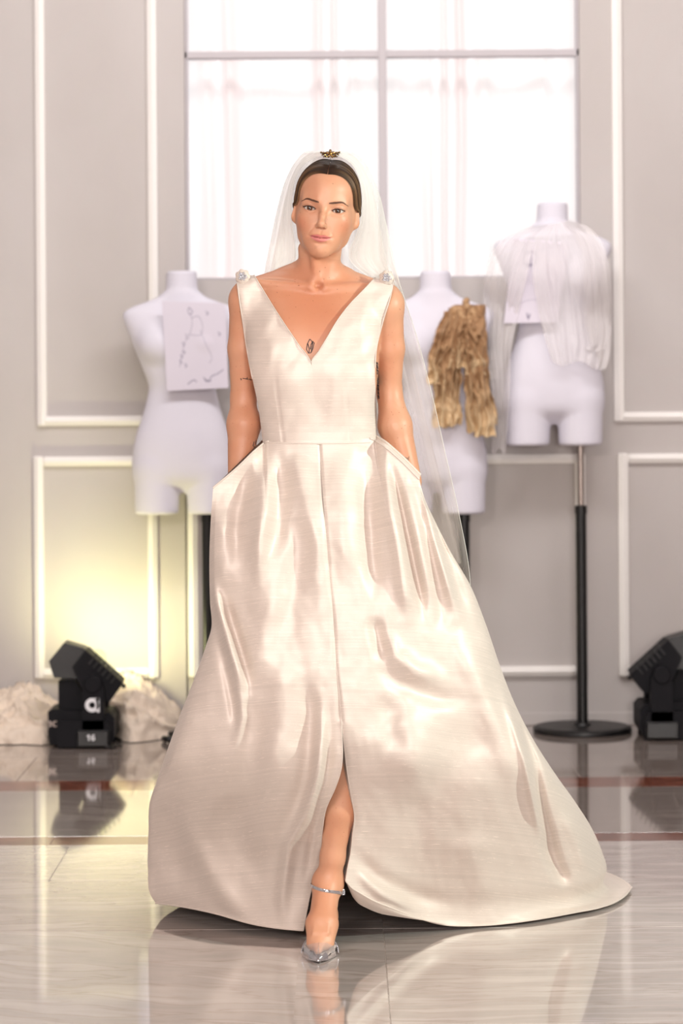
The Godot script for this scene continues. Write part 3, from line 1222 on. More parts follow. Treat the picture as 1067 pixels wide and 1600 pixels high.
func make_hair(w: Node3D) -> void:
	# combed back from a middle parting; locks run from the hairline to a knot at the nape
	var near := PackedInt32Array()
	for n in body_field.all:
		var ear: bool = absf((head.affine_inverse() * body_field.around[n]).x) > 0.066
		if body_field.around[n].distance_to(head.origin) - body_field.reach[n] < 0.16 and body_field.kind[n] != 2 and not ear:
			near.append(n)
	var rng := RandomNumberGenerator.new()
	rng.seed = 21
	var b := Buf.new()
	var front := [Vector3(0.0006, 0.081, 0.080), Vector3(0.020, 0.0835, 0.078), Vector3(0.038, 0.077, 0.069), Vector3(0.0515, 0.062, 0.060), Vector3(0.0600, 0.042, 0.052), Vector3(0.0655, 0.023, 0.040), Vector3(0.069, 0.009, 0.024), Vector3(0.0715, 0.003, 0.006), Vector3(0.070, -0.002, -0.02), Vector3(0.055, -0.020, -0.07), Vector3(0.0, -0.028, -0.10)]
	var crown := [Vector3(0.0006, 0.118, -0.040), Vector3(0.018, 0.114, -0.045), Vector3(0.034, 0.105, -0.050), Vector3(0.048, 0.09, -0.055), Vector3(0.058, 0.07, -0.062), Vector3(0.062, 0.05, -0.070), Vector3(0.060, 0.03, -0.080), Vector3(0.052, 0.012, -0.088), Vector3(0.040, -0.004, -0.094), Vector3(0.02, -0.018, -0.098), Vector3(0.0, -0.028, -0.10)]
	var centre := Vector3(0, 0.03, -0.008)
	for s in [-1.0, 1.0]:
		var first := b.v.size()
		var I := 120
		var J := 34
		for i in I:
			var t := float(i) / (I - 1)
			var light := rng.randf()
			var lump := rng.randf_range(-1, 1)
			for j in J:
				var u := float(j) / (J - 1) * (front.size() - 1)
				var q := mini(int(u), front.size() - 2)
				u -= q
				var a: Vector3 = front[q].cubic_interpolate(front[q + 1], front[maxi(q - 1, 0)], front[mini(q + 2, front.size() - 1)], u)
				var c: Vector3 = crown[q].cubic_interpolate(crown[q + 1], crown[maxi(q - 1, 0)], crown[mini(q + 2, crown.size() - 1)], u)
				var dir := (a.lerp(c, t) - centre)
				# keep the front of the parting on the top of the head while sliding back
				dir.y += 0.02 * sin(PI * t) * (1.0 - float(j) / J)
				dir = dir.normalized()
				dir.x *= s
				var r := 0.16
				for step in 12:
					var d := body_field.at(head * (centre + dir * r), near)
					if absf(d) < 0.0003:
						break
					r -= d
				var lift := (0.0075 + 0.004 * smoothstep(0.03, 0.09, dir.y * 0.1) * t) * clampf(t * 6.0 + 0.12, 0, 1) * (0.62 + 0.38 * clampf(j / 4.0, 0, 1))
				if j > 20 and t < 0.15:
					lift += 0.003
				lift += 0.0007 * lump * clampf(j / 5.0, 0, 1)
				var dark := Color(0.020, 0.010, 0.0065)
				var gold := Color(0.30, 0.16, 0.075)
				var much := pow(light, 1.9) * clampf(j / 11.0 - 0.12, 0, 1) * (0.55 + 0.45 * (1.0 - t))
				b.put(head * (centre + dir * (r + lift)), Vector2(t, float(j) / J), dark.lerp(gold, much))
		b.weave(first, I, J, s > 0)
	var bun := Buf.new()
	bun.ball(head * Vector3(0, -0.02, -0.118), Vector3(0.038, 0.034, 0.026), 14, 20, head.basis)
	for k in bun.v.size():
		bun.c[k] = Color(0.05, 0.027, 0.017)
	var h := part("hair", b, M.hair, w)
	part("bun", bun, M.hair, h)


# z of the trunk's front (or back) behind one spot, a clearance away; near the straps the shoulders count too
func trunk_z(px: float, py: float, clear: float, back := false) -> float:
	var list := body_field.all if py < 604 and not back else trunk_list
	var z := 0.16 if not back else -0.30
	var best := z
	var least := 1e9
	var way := 1.0 if back else -1.0
	for k in 60:
		var d := body_field.at(at(px, py, z), list) - clear
		if d < least:
			least = d
			best = z
		if d < 0.0:
			var out := z - way * 0.012
			for q in 12:
				var mid := (out + z) / 2.0
				if body_field.at(at(px, py, mid), list) < clear:
					z = mid
				else:
					out = mid
			return z
		z += maxf(d * 0.85, 0.002) * way
		if (z < -0.10 and not back) or (back and z > -0.02):
			break
	return best


func make_bodice(w: Node3D) -> void:
	var b := Buf.new()
	var in_l := Path.new([Vector2(397, 430), Vector2(412, 455), Vector2(428, 481), Vector2(447, 510), Vector2(466, 538), Vector2(485.5, 566.5), Vector2(487, 572), Vector2(490, 610), Vector2(499, 696)])
	var in_r := Path.new([Vector2(586, 434), Vector2(566, 455), Vector2(546, 476), Vector2(529, 498), Vector2(509, 531), Vector2(498, 549), Vector2(486.5, 566.5), Vector2(487, 572), Vector2(490, 610), Vector2(499, 696)])
	var out_l := Path.new([Vector2(369, 428), Vector2(372, 454), Vector2(380, 508), Vector2(386, 548), Vector2(394, 590), Vector2(402.5, 630), Vector2(408, 670), Vector2(411, 696)])
	var out_r := Path.new([Vector2(616, 434), Vector2(612, 455), Vector2(596, 511), Vector2(588, 546), Vector2(586, 575), Vector2(588, 636), Vector2(588, 670), Vector2(587, 696)])
	var wrinkle := noise(55, 0.022, 2)
	var rows := 84
	var cols := 44
	for side in [0, 1]:
		var first := b.v.size()
		var inner: Path = in_l if side == 0 else in_r
		var outer: Path = out_l if side == 0 else out_r
		for r in rows:
			var y := lerpf(430.0 if side == 0 else 434.0, 696.0, float(r) / (rows - 1))
			var xi := inner.x_at(y)
			var xo := outer.x_at(y)
			for k in cols:
				var u := float(k) / (cols - 1)
				var x := lerpf(xi, xo, sin(u * PI / 2))
				var z := trunk_z(x, y, 0.0075)
				# darts under the bust
				var dart := lerpf(430.0, 443.0, (y - 590) / 100.0) if side == 0 else lerpf(540.0, 547.0, (y - 590) / 100.0)
				if y > 585:
					z -= 0.0028 * exp(-pow((x - dart) / 1.5, 2)) * clampf((y - 585) / 20.0, 0, 1)
				z += 0.0045 * wrinkle.get_noise_2d(x * 0.9 + y * 0.25, y * 0.55) * smoothstep(434, 470, y) * smoothstep(692, 660, y)
				# stiff straps stand a little off the shoulder
				z += 0.010 * clampf((470 - y) / 40.0, 0, 1)
				if y < 440:
					z -= pow((440 - y) / 10.0, 2) * 0.012
				z += 0.003 * sin(y * 0.09 + x * 0.05) * clampf((620 - y) / 60.0, 0, 1) * u
				var p := at(x, y, z)
				b.put(p, Vector2(p.x * 1.0, -p.y))
		b.weave(first, rows, cols, side == 0)
	# back and sides
	var first := b.v.size()
	for r in 50:
		var y := lerpf(445, 696, r / 49.0)
		var xl := out_l.x_at(y)
		var xr := out_r.x_at(y)
		for k in 41:
			var a := PI * k / 40.0
			var narrow := clampf((600 - y) / 60.0, 0, 1) * 14.0
			var x := lerpf(xl + narrow, xr - narrow, (1.0 - cos(a)) / 2.0)
			var z0 := trunk_z(xl, y, 0.0075) if y > 600 else -0.09
			var zb := trunk_z(clampf(x, xl + 12, xr - 12), y, 0.008, true)
			var z := lerpf(z0, zb, pow(sin(a), 0.5))
			var p := at(x, y, z)
			b.put(p, Vector2(p.x, -p.y))
	b.weave(first, 50, 41)
	var o := part("bodice", b, M.silk, w)
	# stitched edges of the neckline and armholes
	var e := Buf.new()
	for q in [[in_l, 430, 566], [in_r, 434, 566], [out_l, 430, 592], [out_r, 434, 575]]:
		var line := []
		for k in 40:
			var y := lerpf(q[1], q[2], k / 39.0)
			var x: float = q[0].x_at(y)
			var z := trunk_z(x, y, 0.0080) + 0.010 * clampf((470 - y) / 40.0, 0, 1)
			if y < 440:
				z -= pow((440 - y) / 10.0, 2) * 0.012
			line.append(at(x, y, z))
		e.tube(line, 0.0014, 6)
	part("edge_piping", e, M.silk, o)
	for q in [Vector2(379, 432), Vector2(604, 434)]:
		brooch(o, at(q.x, q.y, trunk_z(q.x, q.y + 4, 0.01) + 0.022))


func brooch(parent: Node3D, o: Vector3) -> void:
	var petal := Buf.new()
	for k in 7:
		var a := TAU * k / 7
		var d := Vector3(cos(a), sin(a), 0)
		petal.ball(o + d * 0.010 + Vector3(0, 0, -0.006), Vector3(0.0095, 0.0075, 0.003), 6, 10, Basis(Vector3(0, 0, 1), a) * Basis(Vector3(0, 1, 0), 0.5))
	var rosette := part("brooch", petal, M.silk, parent, "small cloth rosette with crystals")
	rosette.set_meta("label", "small cloth rosette with crystals on the strap")
	var gem := Buf.new()
	var rng := RandomNumberGenerator.new()
	rng.seed = 4
	for k in 15:
		var a := k * 2.4
		var r := 0.0095 * sqrt(k / 15.0)
		facet(gem, o + Vector3(cos(a) * r, sin(a) * r, 0.002), 0.0026 + 0.0008 * rng.randf(), rng)
	var g := Buf.new()
	g.v = gem.v; g.uv = gem.uv; g.c = gem.c; g.i = gem.i
	for q in [0, 1]:
		pass
	parent.add_child(_mesh_named("crystal_cluster", g, M.crystal), true)


func _mesh_named(called: String, b: Buf, m: Material) -> MeshInstance3D:
	var o := MeshInstance3D.new()
	o.name = called
	o.mesh = b.mesh()
	o.material_override = m
	return o


# a cut stone: eight-sided bipyramid with flat faces, turned a little at random
func facet(b: Buf, o: Vector3, r: float, rng: RandomNumberGenerator) -> void:
	var t := Basis.from_euler(Vector3(rng.randf_range(-0.5, 0.5), rng.randf_range(-0.5, 0.5), rng.randf() * 3))
	var ring := []
	var small := []
	for k in 6:
		var a := TAU * k / 6
		ring.append(o + t * Vector3(cos(a) * r, sin(a) * r, 0))
		small.append(o + t * Vector3(cos(a) * r * 0.55, sin(a) * r * 0.55, r * 0.55))
	b.face(small, o)
	for k in 6:
		var n := (k + 1) % 6
		b.face([ring[k], ring[n], small[n], small[k]], o)
		b.face([ring[k], ring[n], o - t * Vector3(0, 0, r * 0.7)], o)


# ---------------------------------------------------------------- the skirt: four panels cut to outlines, with pressed folds
# each fold: height in metres (towards the viewer), half width and points, both in pixels of the photograph
func folds() -> Array:
	return [
		# left panel
		[0.022, 13.0, [[419, 700], [413, 760], [405, 850], [402, 930]]],
		[-0.016, 12.0, [[392, 722], [380, 770], [368, 830], [372, 890]]],
		[-0.016, 14.0, [[436, 712], [441, 765], [436, 830], [425, 880]]],
		[0.014, 16.0, [[452, 705], [470, 735], [484, 790], [494, 860], [505, 960]]],
		[-0.012, 22.0, [[466, 800], [470, 860], [460, 930], [440, 1000]]],
		[0.016, 20.0, [[350, 790], [345, 860], [352, 930]]],
		[0.030, 9.0, [[332, 905], [341, 945], [358, 1000], [374, 1050], [383, 1088]]],
		[-0.022, 9.0, [[349, 925], [362, 975], [379, 1030], [392, 1075]]],
		[-0.016, 8.0, [[338, 985], [352, 1035], [364, 1090], [372, 1150]]],
		[0.016, 10.0, [[346, 975], [366, 1060], [378, 1120], [366, 1190]]],
		[0.010, 24.0, [[430, 880], [420, 960], [405, 1020], [398, 1080]]],
		[-0.012, 26.0, [[410, 1090], [395, 1160], [382, 1240], [380, 1330]]],
		[0.012, 22.0, [[445, 1010], [440, 1090], [432, 1170], [420, 1260]]],
		[-0.015, 13.0, [[470, 1040], [486, 1110], [483, 1180], [470, 1240], [444, 1300]]],
		[0.022, 10.0, [[498, 1085], [503, 1150], [497, 1215], [478, 1275], [452, 1320], [441, 1400], [446, 1445]]],
		[-0.014, 7.0, [[513, 1110], [512, 1190], [498, 1260], [486, 1330], [476, 1400]]],
		[0.016, 18.0, [[286, 1250], [306, 1320], [345, 1390], [390, 1440]]],
		[-0.014, 24.0, [[262, 1240], [270, 1320], [296, 1390]]],
		[-0.014, 26.0, [[345, 1240], [372, 1310], [410, 1390]]],
		[0.012, 26.0, [[300, 1090], [282, 1160], [262, 1230]]],
		# right panel
		[0.012, 22.0, [[530, 705], [535, 800], [545, 920]]],
		[-0.024, 15.0, [[573, 715], [576, 790], [581, 870], [590, 950]]],
		[0.022, 13.0, [[592, 700], [606, 760], [622, 850], [633, 930], [640, 965]]],
		[-0.026, 8.0, [[603, 710], [622, 770], [640, 850], [655, 920], [664, 980]]],
		[0.018, 12.0, [[627, 735], [648, 800], [664, 880], [680, 950]]],
		[-0.012, 11.0, [[645, 760], [664, 820], [680, 900], [690, 960], [686, 990]]],
		[0.024, 8.0, [[655, 755], [668, 800], [684, 860], [702, 920], [716, 965]]],
		[-0.014, 10.0, [[672, 790], [692, 850], [715, 915], [732, 965]]],
		[-0.020, 12.0, [[583, 960], [592, 1000], [606, 1035]]],
		[0.016, 14.0, [[602, 985], [616, 1020], [650, 1048], [706, 1066]]],
		[-0.014, 14.0, [[588, 1035], [622, 1068], [680, 1090], [735, 1098]]],
		[0.030, 26.0, [[712, 975], [740, 1040], [772, 1110], [800, 1180], [822, 1260]]],
		[-0.030, 9.0, [[795, 1075], [815, 1130], [833, 1190], [846, 1260], [862, 1320], [880, 1368]]],
		[0.030, 8.0, [[783, 1075], [803, 1130], [822, 1190], [836, 1260], [850, 1320]]],
		[-0.014, 34.0, [[735, 1100], [720, 1180], [670, 1250], [600, 1300]]],
		[0.014, 40.0, [[610, 1110], [640, 1160], [640, 1230]]],
		[-0.010, 20.0, [[596, 1080], [610, 1130], [625, 1180]]],
		[0.012, 34.0, [[730, 1290], [740, 1360], [760, 1420]]],
		[-0.018, 10.0, [[846, 1300], [866, 1350], [890, 1385]]],
		[0.018, 14.0, [[880, 1260], [905, 1320], [922, 1370]]],
		[-0.010, 12.0, [[548, 1330], [590, 1372], [650, 1400], [720, 1416]]],
		[0.012, 10.0, [[552, 1358], [600, 1398], [655, 1424]]],
		[-0.018, 9.0, [[905, 1400], [935, 1390], [960, 1392]]],
	]


var fold_lines := []


func fold_height(x: float, y: float) -> float:
	var h := 0.0
	for f in fold_lines:
		var box: Rect2 = f[3]
		if not box.has_point(Vector2(x, y)):
			continue
		var pts: PackedVector2Array = f[2]
		var best := 1e9
		var end := 1.0
		var n := pts.size() - 1
		for k in n:
			var a := pts[k]
			var ab := pts[k + 1] - a
			var t := clampf((Vector2(x, y) - a).dot(ab) / ab.length_squared(), 0, 1)
			var d := (a + ab * t).distance_to(Vector2(x, y))
			if d < best:
				best = d
				var s := (k + t) / n
				end = smoothstep(0.0, 0.28, s) * smoothstep(1.0, 0.70, s)
		var w: float = f[1]
		h += f[0] * exp(-pow(best / w, 2)) * (0.12 + 0.88 * end)
	return h


class Coons:
	var top: Path
	var bottom: Path
	var near: Path
	var far: Path

	func at(u: float, v: float) -> Vector2:
		var a := top.by(u)
		var b := bottom.by(u)
		var c := near.by(v)
		var d := far.by(v)
		var corner := (top.by(0) * (1 - u) + top.by(1) * u) * (1 - v) + (bottom.by(0) * (1 - u) + bottom.by(1) * u) * v
		return a * (1 - v) + b * v + c * (1 - u) + d * u - corner


func pts(list: Array) -> Path:
	var out := []
	for p in list:
		out.append(Vector2(p[0], p[1]))
	return Path.new(out)


func make_skirt(w: Node3D) -> void:
	for f in folds():
		var p := PackedVector2Array()
		var box := Rect2(f[2][0][0], f[2][0][1], 0, 0)
		for q in f[2]:
			p.append(Vector2(q[0], q[1]))
			box = box.expand(Vector2(q[0], q[1]))
		fold_lines.append([f[0], f[1], p, box.grow(f[1] * 2.6)])
	var ripple := noise(77, 0.012, 3)
	var L := Coons.new()
	L.near = pts([[499, 694], [505, 780], [515, 900], [522, 980], [526, 1050], [529, 1085], [532, 1123], [531, 1209], [523, 1232], [509, 1264], [503, 1304], [500, 1345], [492, 1368], [485, 1396], [477, 1436], [474, 1454]])
	L.far = pts([[333, 762], [330, 800], [327, 870], [328, 940], [330, 982], [322, 1008], [300, 1070], [280, 1120], [262, 1170], [245, 1220], [234, 1253], [232, 1300], [231, 1360], [235, 1398], [243, 1411]])
	L.top = pts([[499, 694], [460, 692], [430, 690], [416, 690], [404, 699], [370, 731], [333, 762]])
	L.bottom = pts([[474, 1454], [440, 1451], [400, 1445], [330, 1426], [280, 1416], [243, 1411]])
	var R := Coons.new()
	R.near = pts([[499, 694], [505, 780], [515, 900], [522, 980], [526, 1050], [530, 1085], [533, 1123], [537, 1160], [541, 1195], [548, 1240], [554, 1278], [551, 1304], [548, 1332], [543, 1358], [540, 1376]])
	R.far = pts([[655, 749], [662, 775], [680, 815], [704, 862], [735, 915], [760, 978], [781, 1040], [801, 1092], [830, 1150], [868, 1210], [902, 1258], [926, 1297], [941, 1332], [948, 1358], [943, 1380], [950, 1389], [968, 1388], [987, 1386]])
	R.top = pts([[499, 694], [530, 692], [560, 688], [578, 685], [592, 692], [622, 716], [655, 749]])
	R.bottom = pts([[540, 1376], [548, 1386], [563, 1396], [584, 1408], [606, 1417], [650, 1434], [690, 1445], [750, 1447], [800, 1443], [850, 1436], [900, 1427], [940, 1419], [962, 1411], [980, 1398], [987, 1388]])
	var zc_l := [694, 0.05, 760, 0.08, 850, 0.10, 1050, 0.115, 1123, 0.11, 1209, 0.10, 1264, 0.085, 1345, 0.03, 1400, -0.04, 1454, -0.17]
	var zs_l := [690, 0.05, 762, 0.035, 850, 0.025, 930, 0.0, 1010, -0.03, 1120, -0.08, 1250, -0.20, 1411, -0.48]
	var zc_r := [694, 0.05, 760, 0.08, 850, 0.10, 1050, 0.115, 1123, 0.112, 1200, 0.10, 1278, 0.085, 1340, 0.02, 1376, -0.06]
	var zs_r := [690, 0.05, 749, 0.035, 850, 0.015, 930, -0.05, 1000, -0.10, 1150, -0.20, 1300, -0.38, 1360, -0.50, 1390, -0.74]
	var sides := []
	var panel := Buf.new()
	var hems := []
	for side in [0, 1]:
		var C: Coons = L if side == 0 else R
		var zc: Array = zc_l if side == 0 else zc_r
		var zs: Array = zs_l if side == 0 else zs_r
		var cols := 120 if side == 0 else 160
		var rows := 170
		var first := panel.v.size()
		var edge := []
		var slit := []
		var bottom := []
		var lip := []
		var top_z := []
		for k in cols:
			var tp := C.top.by(sin(float(k) / (cols - 1) * PI / 2))
			var fit := clampf(absf(tp.x - 499) / 85.0, 0, 1)
			var z_top := trunk_z(tp.x, minf(tp.y, 694), 0.012) if fit < 1.0 else 0.0
			top_z.append(z_top)
		for r in rows:
			var v := float(r) / (rows - 1)
			for k in cols:
				var u := sin(float(k) / (cols - 1) * PI / 2)
				var q := C.at(u, v)
				var near_y := C.near.by(v).y
				var far_y := C.far.by(v).y
				var z0 := along(near_y, zc)
				var z1 := along(far_y, zs)
				var round_ := sqrt(maxf(0.0, 1.0 - u * u))
				var z := z1 + (z0 - z1) * round_
				# the waistband follows the body; the pocket mouths stand away from it
				var tp := C.top.by(u)
				var at_top := 1.0 - smoothstep(0.0, 0.16, v)
				var zt: float = top_z[k]
				if absf(tp.x - 499) > 80:
					zt = lerpf(zt if zt != 0.0 else -0.01, 0.035, smoothstep(78, 105, absf(tp.x - 499)))
				z = lerpf(z, zt, at_top)
				# the hem lies on the floor
				var bp := C.bottom.by(u)
				var zf := minf(floor_z(bp.x, bp.y) + 0.035, 0.0)
				if side == 1:
					zf = lerpf(-0.06 - 0.0011 * (bp.x - 540.0), zf, smoothstep(600, 860, bp.x))
				else:
					zf = -0.17 - 0.31 * pow((474.0 - bp.x) / 231.0, 1.6)
				z = lerpf(z, zf, smoothstep(0.62, 1.0, v))
				# folds die out at the outline
				var inner := smoothstep(0.0, 0.05, 1.0 - u) * smoothstep(0.0, 0.03, v + 0.004) * smoothstep(0.0, 0.02, 1.0 - v)
				z += fold_height(q.x, q.y) * inner * lerpf(1.15, 1.7, smoothstep(1000, 1250, q.y))
				z += ripple.get_noise_2d(q.x, q.y * 0.7) * 0.006 * inner
				# seam down the middle front, above the slit
				if near_y < 1123:
					z -= 0.004 * exp(-pow((q.x - C.near.by(v).x) / 2.5, 2))
				var p := at(q.x, q.y, z)
				p.y = maxf(p.y, 0.006)
				panel.put(p, Vector2(p.x + z * 0.7 * (1 if side == 0 else -1), -p.y + 0.3 * z + side * 0.37))
				if k == cols - 1: edge.append(p)
				if k == 0 and near_y > 1040: slit.append(p)
				if r == rows - 1: bottom.append(p)
				if r == 0 and absf(q.x - 499) > 78: lip.append(p)
		panel.weave(first, rows, cols, side == 0)
		sides.append(edge)
		for q in [["slit_edge", slit, 0.0016], ["hem_edge", bottom, 0.0020], ["pocket_edge", lip, 0.0024]]:
			var tb := Buf.new()
			tb.tube(q[1], q[2], 6)
			hems.append([q[0], tb])
		if side == 1:
			# the pocket's own lip shows behind the front edge
			var inside := []
			for p in lip:
				inside.append(p + Vector3(0.004, 0.009, -0.035))
			var tb := Buf.new()
			tb.tube(inside, 0.003, 6)
			hems.append(["pocket_edge", tb])
			var a := panel.v.size()
			for k in lip.size():
				panel.put(lip[k])
				panel.put((lip[k] + inside[k]) / 2 + Vector3(-0.004, -0.012, 0))
				panel.put(inside[k])
			panel.weave(a, lip.size(), 3)
			# the facing turned back inside the slit, and the lining under the lifted hem
			var facing := panel.v.size()
			var count := 0
			for p in slit:
				if p.y < 0.52:
					count += 1
					for q in 5:
						panel.put(p + Vector3(-0.006 * q, -0.002 * q, -0.035 * q), Vector2(p.z + 0.03 * q, -p.y))
			panel.weave(facing, count, 5)
			facing = panel.v.size()
			count = 0
			for p in bottom:
				if p.x < 0.235:
					count += 1
					var w_ := 1.0 - smoothstep(0.0, 0.235, p.x)
					for q in 5:
						panel.put(p + Vector3(0.004 * q, -minf(0.012 * q * w_, maxf(p.y - 0.006, 0.0)), -0.014 * q * w_ + 0.004 * sin(PI * q / 4.0)), Vector2(p.x, 0.03 * q))
			panel.weave(facing, count, 5)
	# the back, from one outline round to the other, with its train
	var first := panel.v.size()
	var rows := 170
	var cols := 90
	var back_top := []
	for r in rows:
		var v := float(r) / (rows - 1)
		var a: Vector3 = sides[1][r]
		var c: Vector3 = sides[0][r]
		for k in cols:
			var t := PI * k / (cols - 1)
			var p := a.lerp(c, (1.0 - cos(t)) / 2.0)
			var deep := lerpf(0.16, 0.62, smoothstep(0.0, 1.0, v))
			p.z -= sin(t) * deep
			p.z += sin(t) * 0.025 * v * sin(t * 9.0 + v * 2.0)
			if v > 0.9:
				p.y = lerpf(p.y, 0.008, (v - 0.9) / 0.1 * sin(t))
			panel.put(p, Vector2(t * 0.5, -p.y))
			if r == 0: back_top.append(p)
	panel.weave(first, rows, cols)
	# from the back of the waist out to the pockets
	var yoke := panel.v.size()
	for r in 16:
		var v := r / 15.0
		for k in cols:
			var t := PI * k / (cols - 1)
			var x := lerpf(590.0, 409.0, (1.0 - cos(t)) / 2.0)
			var up := at(x, 688, lerpf(-0.055, trunk_z(clampf(x, 424, 574), 690, 0.012, true), pow(sin(t), 0.5)))
			panel.put(up.lerp(back_top[k], v), Vector2(t * 0.5, -up.y))
	panel.weave(yoke, 16, cols)
	var o := part("skirt", panel, M.silk, w)
	for q in hems:
		part(q[0], q[1], M.silk, o)
	# seams: waist and middle front
	var seam := Buf.new()
	var line := []
	for k in 60:
		var x := lerpf(419, 579, k / 59.0)
		var y := L.top.by(clampf((499 - x) / 175.0, 0, 1)).y if x < 499 else R.top.by(clampf((x - 499) / 170.0, 0, 1)).y
		line.append(at(x, 691.5 + 2.0 * cos((x - 499) / 50.0), trunk_z(x, 692, 0.0122)))
	seam.tube(line, 0.0010, 6)
	part("waist_seam", seam, M.silk, o)


# ---------------------------------------------------------------- the veil, its comb, the shoe and the tattoos
# a sheet of tulle: its front edge hugs the hair, then it swings out to the side and round the back
func veil_sheet(left: Path, right: Path, in_left: Path, in_right: Path, y0: float, y1: float, deep: Array, rows: int, cols: int, seed_: int, wave: float) -> Buf:
	var b := Buf.new()
	var n := noise(seed_, 1.0, 2)
	for r in rows:
		var t := pow(float(r) / (rows - 1), 1.5)
		var y := lerpf(y0, y1, t)
		var xl := left.x_at(y)
		var xr := right.x_at(y)
		var il := lerpf(in_left.x_at(y), xl, smoothstep(400, 470, y))
		var ir := lerpf(in_right.x_at(y), xr, smoothstep(400, 470, y))
		var amp := wave * smoothstep(y0 + 8, y0 + 180, y)
		var ze := along(y, [237, 0.005, 300, -0.01, 380, -0.10, 420, -0.13, 520, -0.17, 760, -0.16, 900, -0.20])
		var d := along(y, deep)
		var zs := lerpf(ze, ze - d * 0.45, clampf((470 - y) / 150.0, 0, 1))
		var ring := [Vector2(il, ze), Vector2(lerpf(il, xl, 0.8), lerpf(ze, zs, 0.4)), Vector2(xl, zs), Vector2(lerpf(xl, xr, 0.2), ze - d * 0.86), Vector2(lerpf(xl, xr, 0.5), ze - d), Vector2(lerpf(xl, xr, 0.8), ze - d * 0.86), Vector2(xr, zs), Vector2(lerpf(ir, xr, 0.8), lerpf(ze, zs, 0.4)), Vector2(ir, ze)]
		for k in cols:
			var s := k / (cols - 1.0)
			var u := s * 8.0
			var q := mini(int(u), 7)
			var p: Vector2 = ring[q].cubic_interpolate(ring[q + 1], ring[maxi(q - 1, 0)], ring[mini(q + 2, 8)], u - q)
			var rip := sin(s * TAU * 9.0 + n.get_noise_2d(s * 6.0, y * 0.002) * 5.0) + 0.7 * n.get_noise_2d(s * 40.0, y * 0.002)
			var mid := sin(PI * clampf((s - 0.22) / 0.56, 0, 1))
			b.put(at(clampf(p.x, xl, xr), y, p.y + amp * rip * (0.15 + 0.85 * mid)), Vector2(s, y * 0.01), Color(1, 1, 1, clampf(0.84 + 0.30 * n.get_noise_2d(s * 20.0, y * 0.0015) + 0.12 * n.get_noise_2d(s * 60.0 + 9.0, y * 0.002), 0.5, 1.0)))
	b.weave(0, rows, cols)
	return b


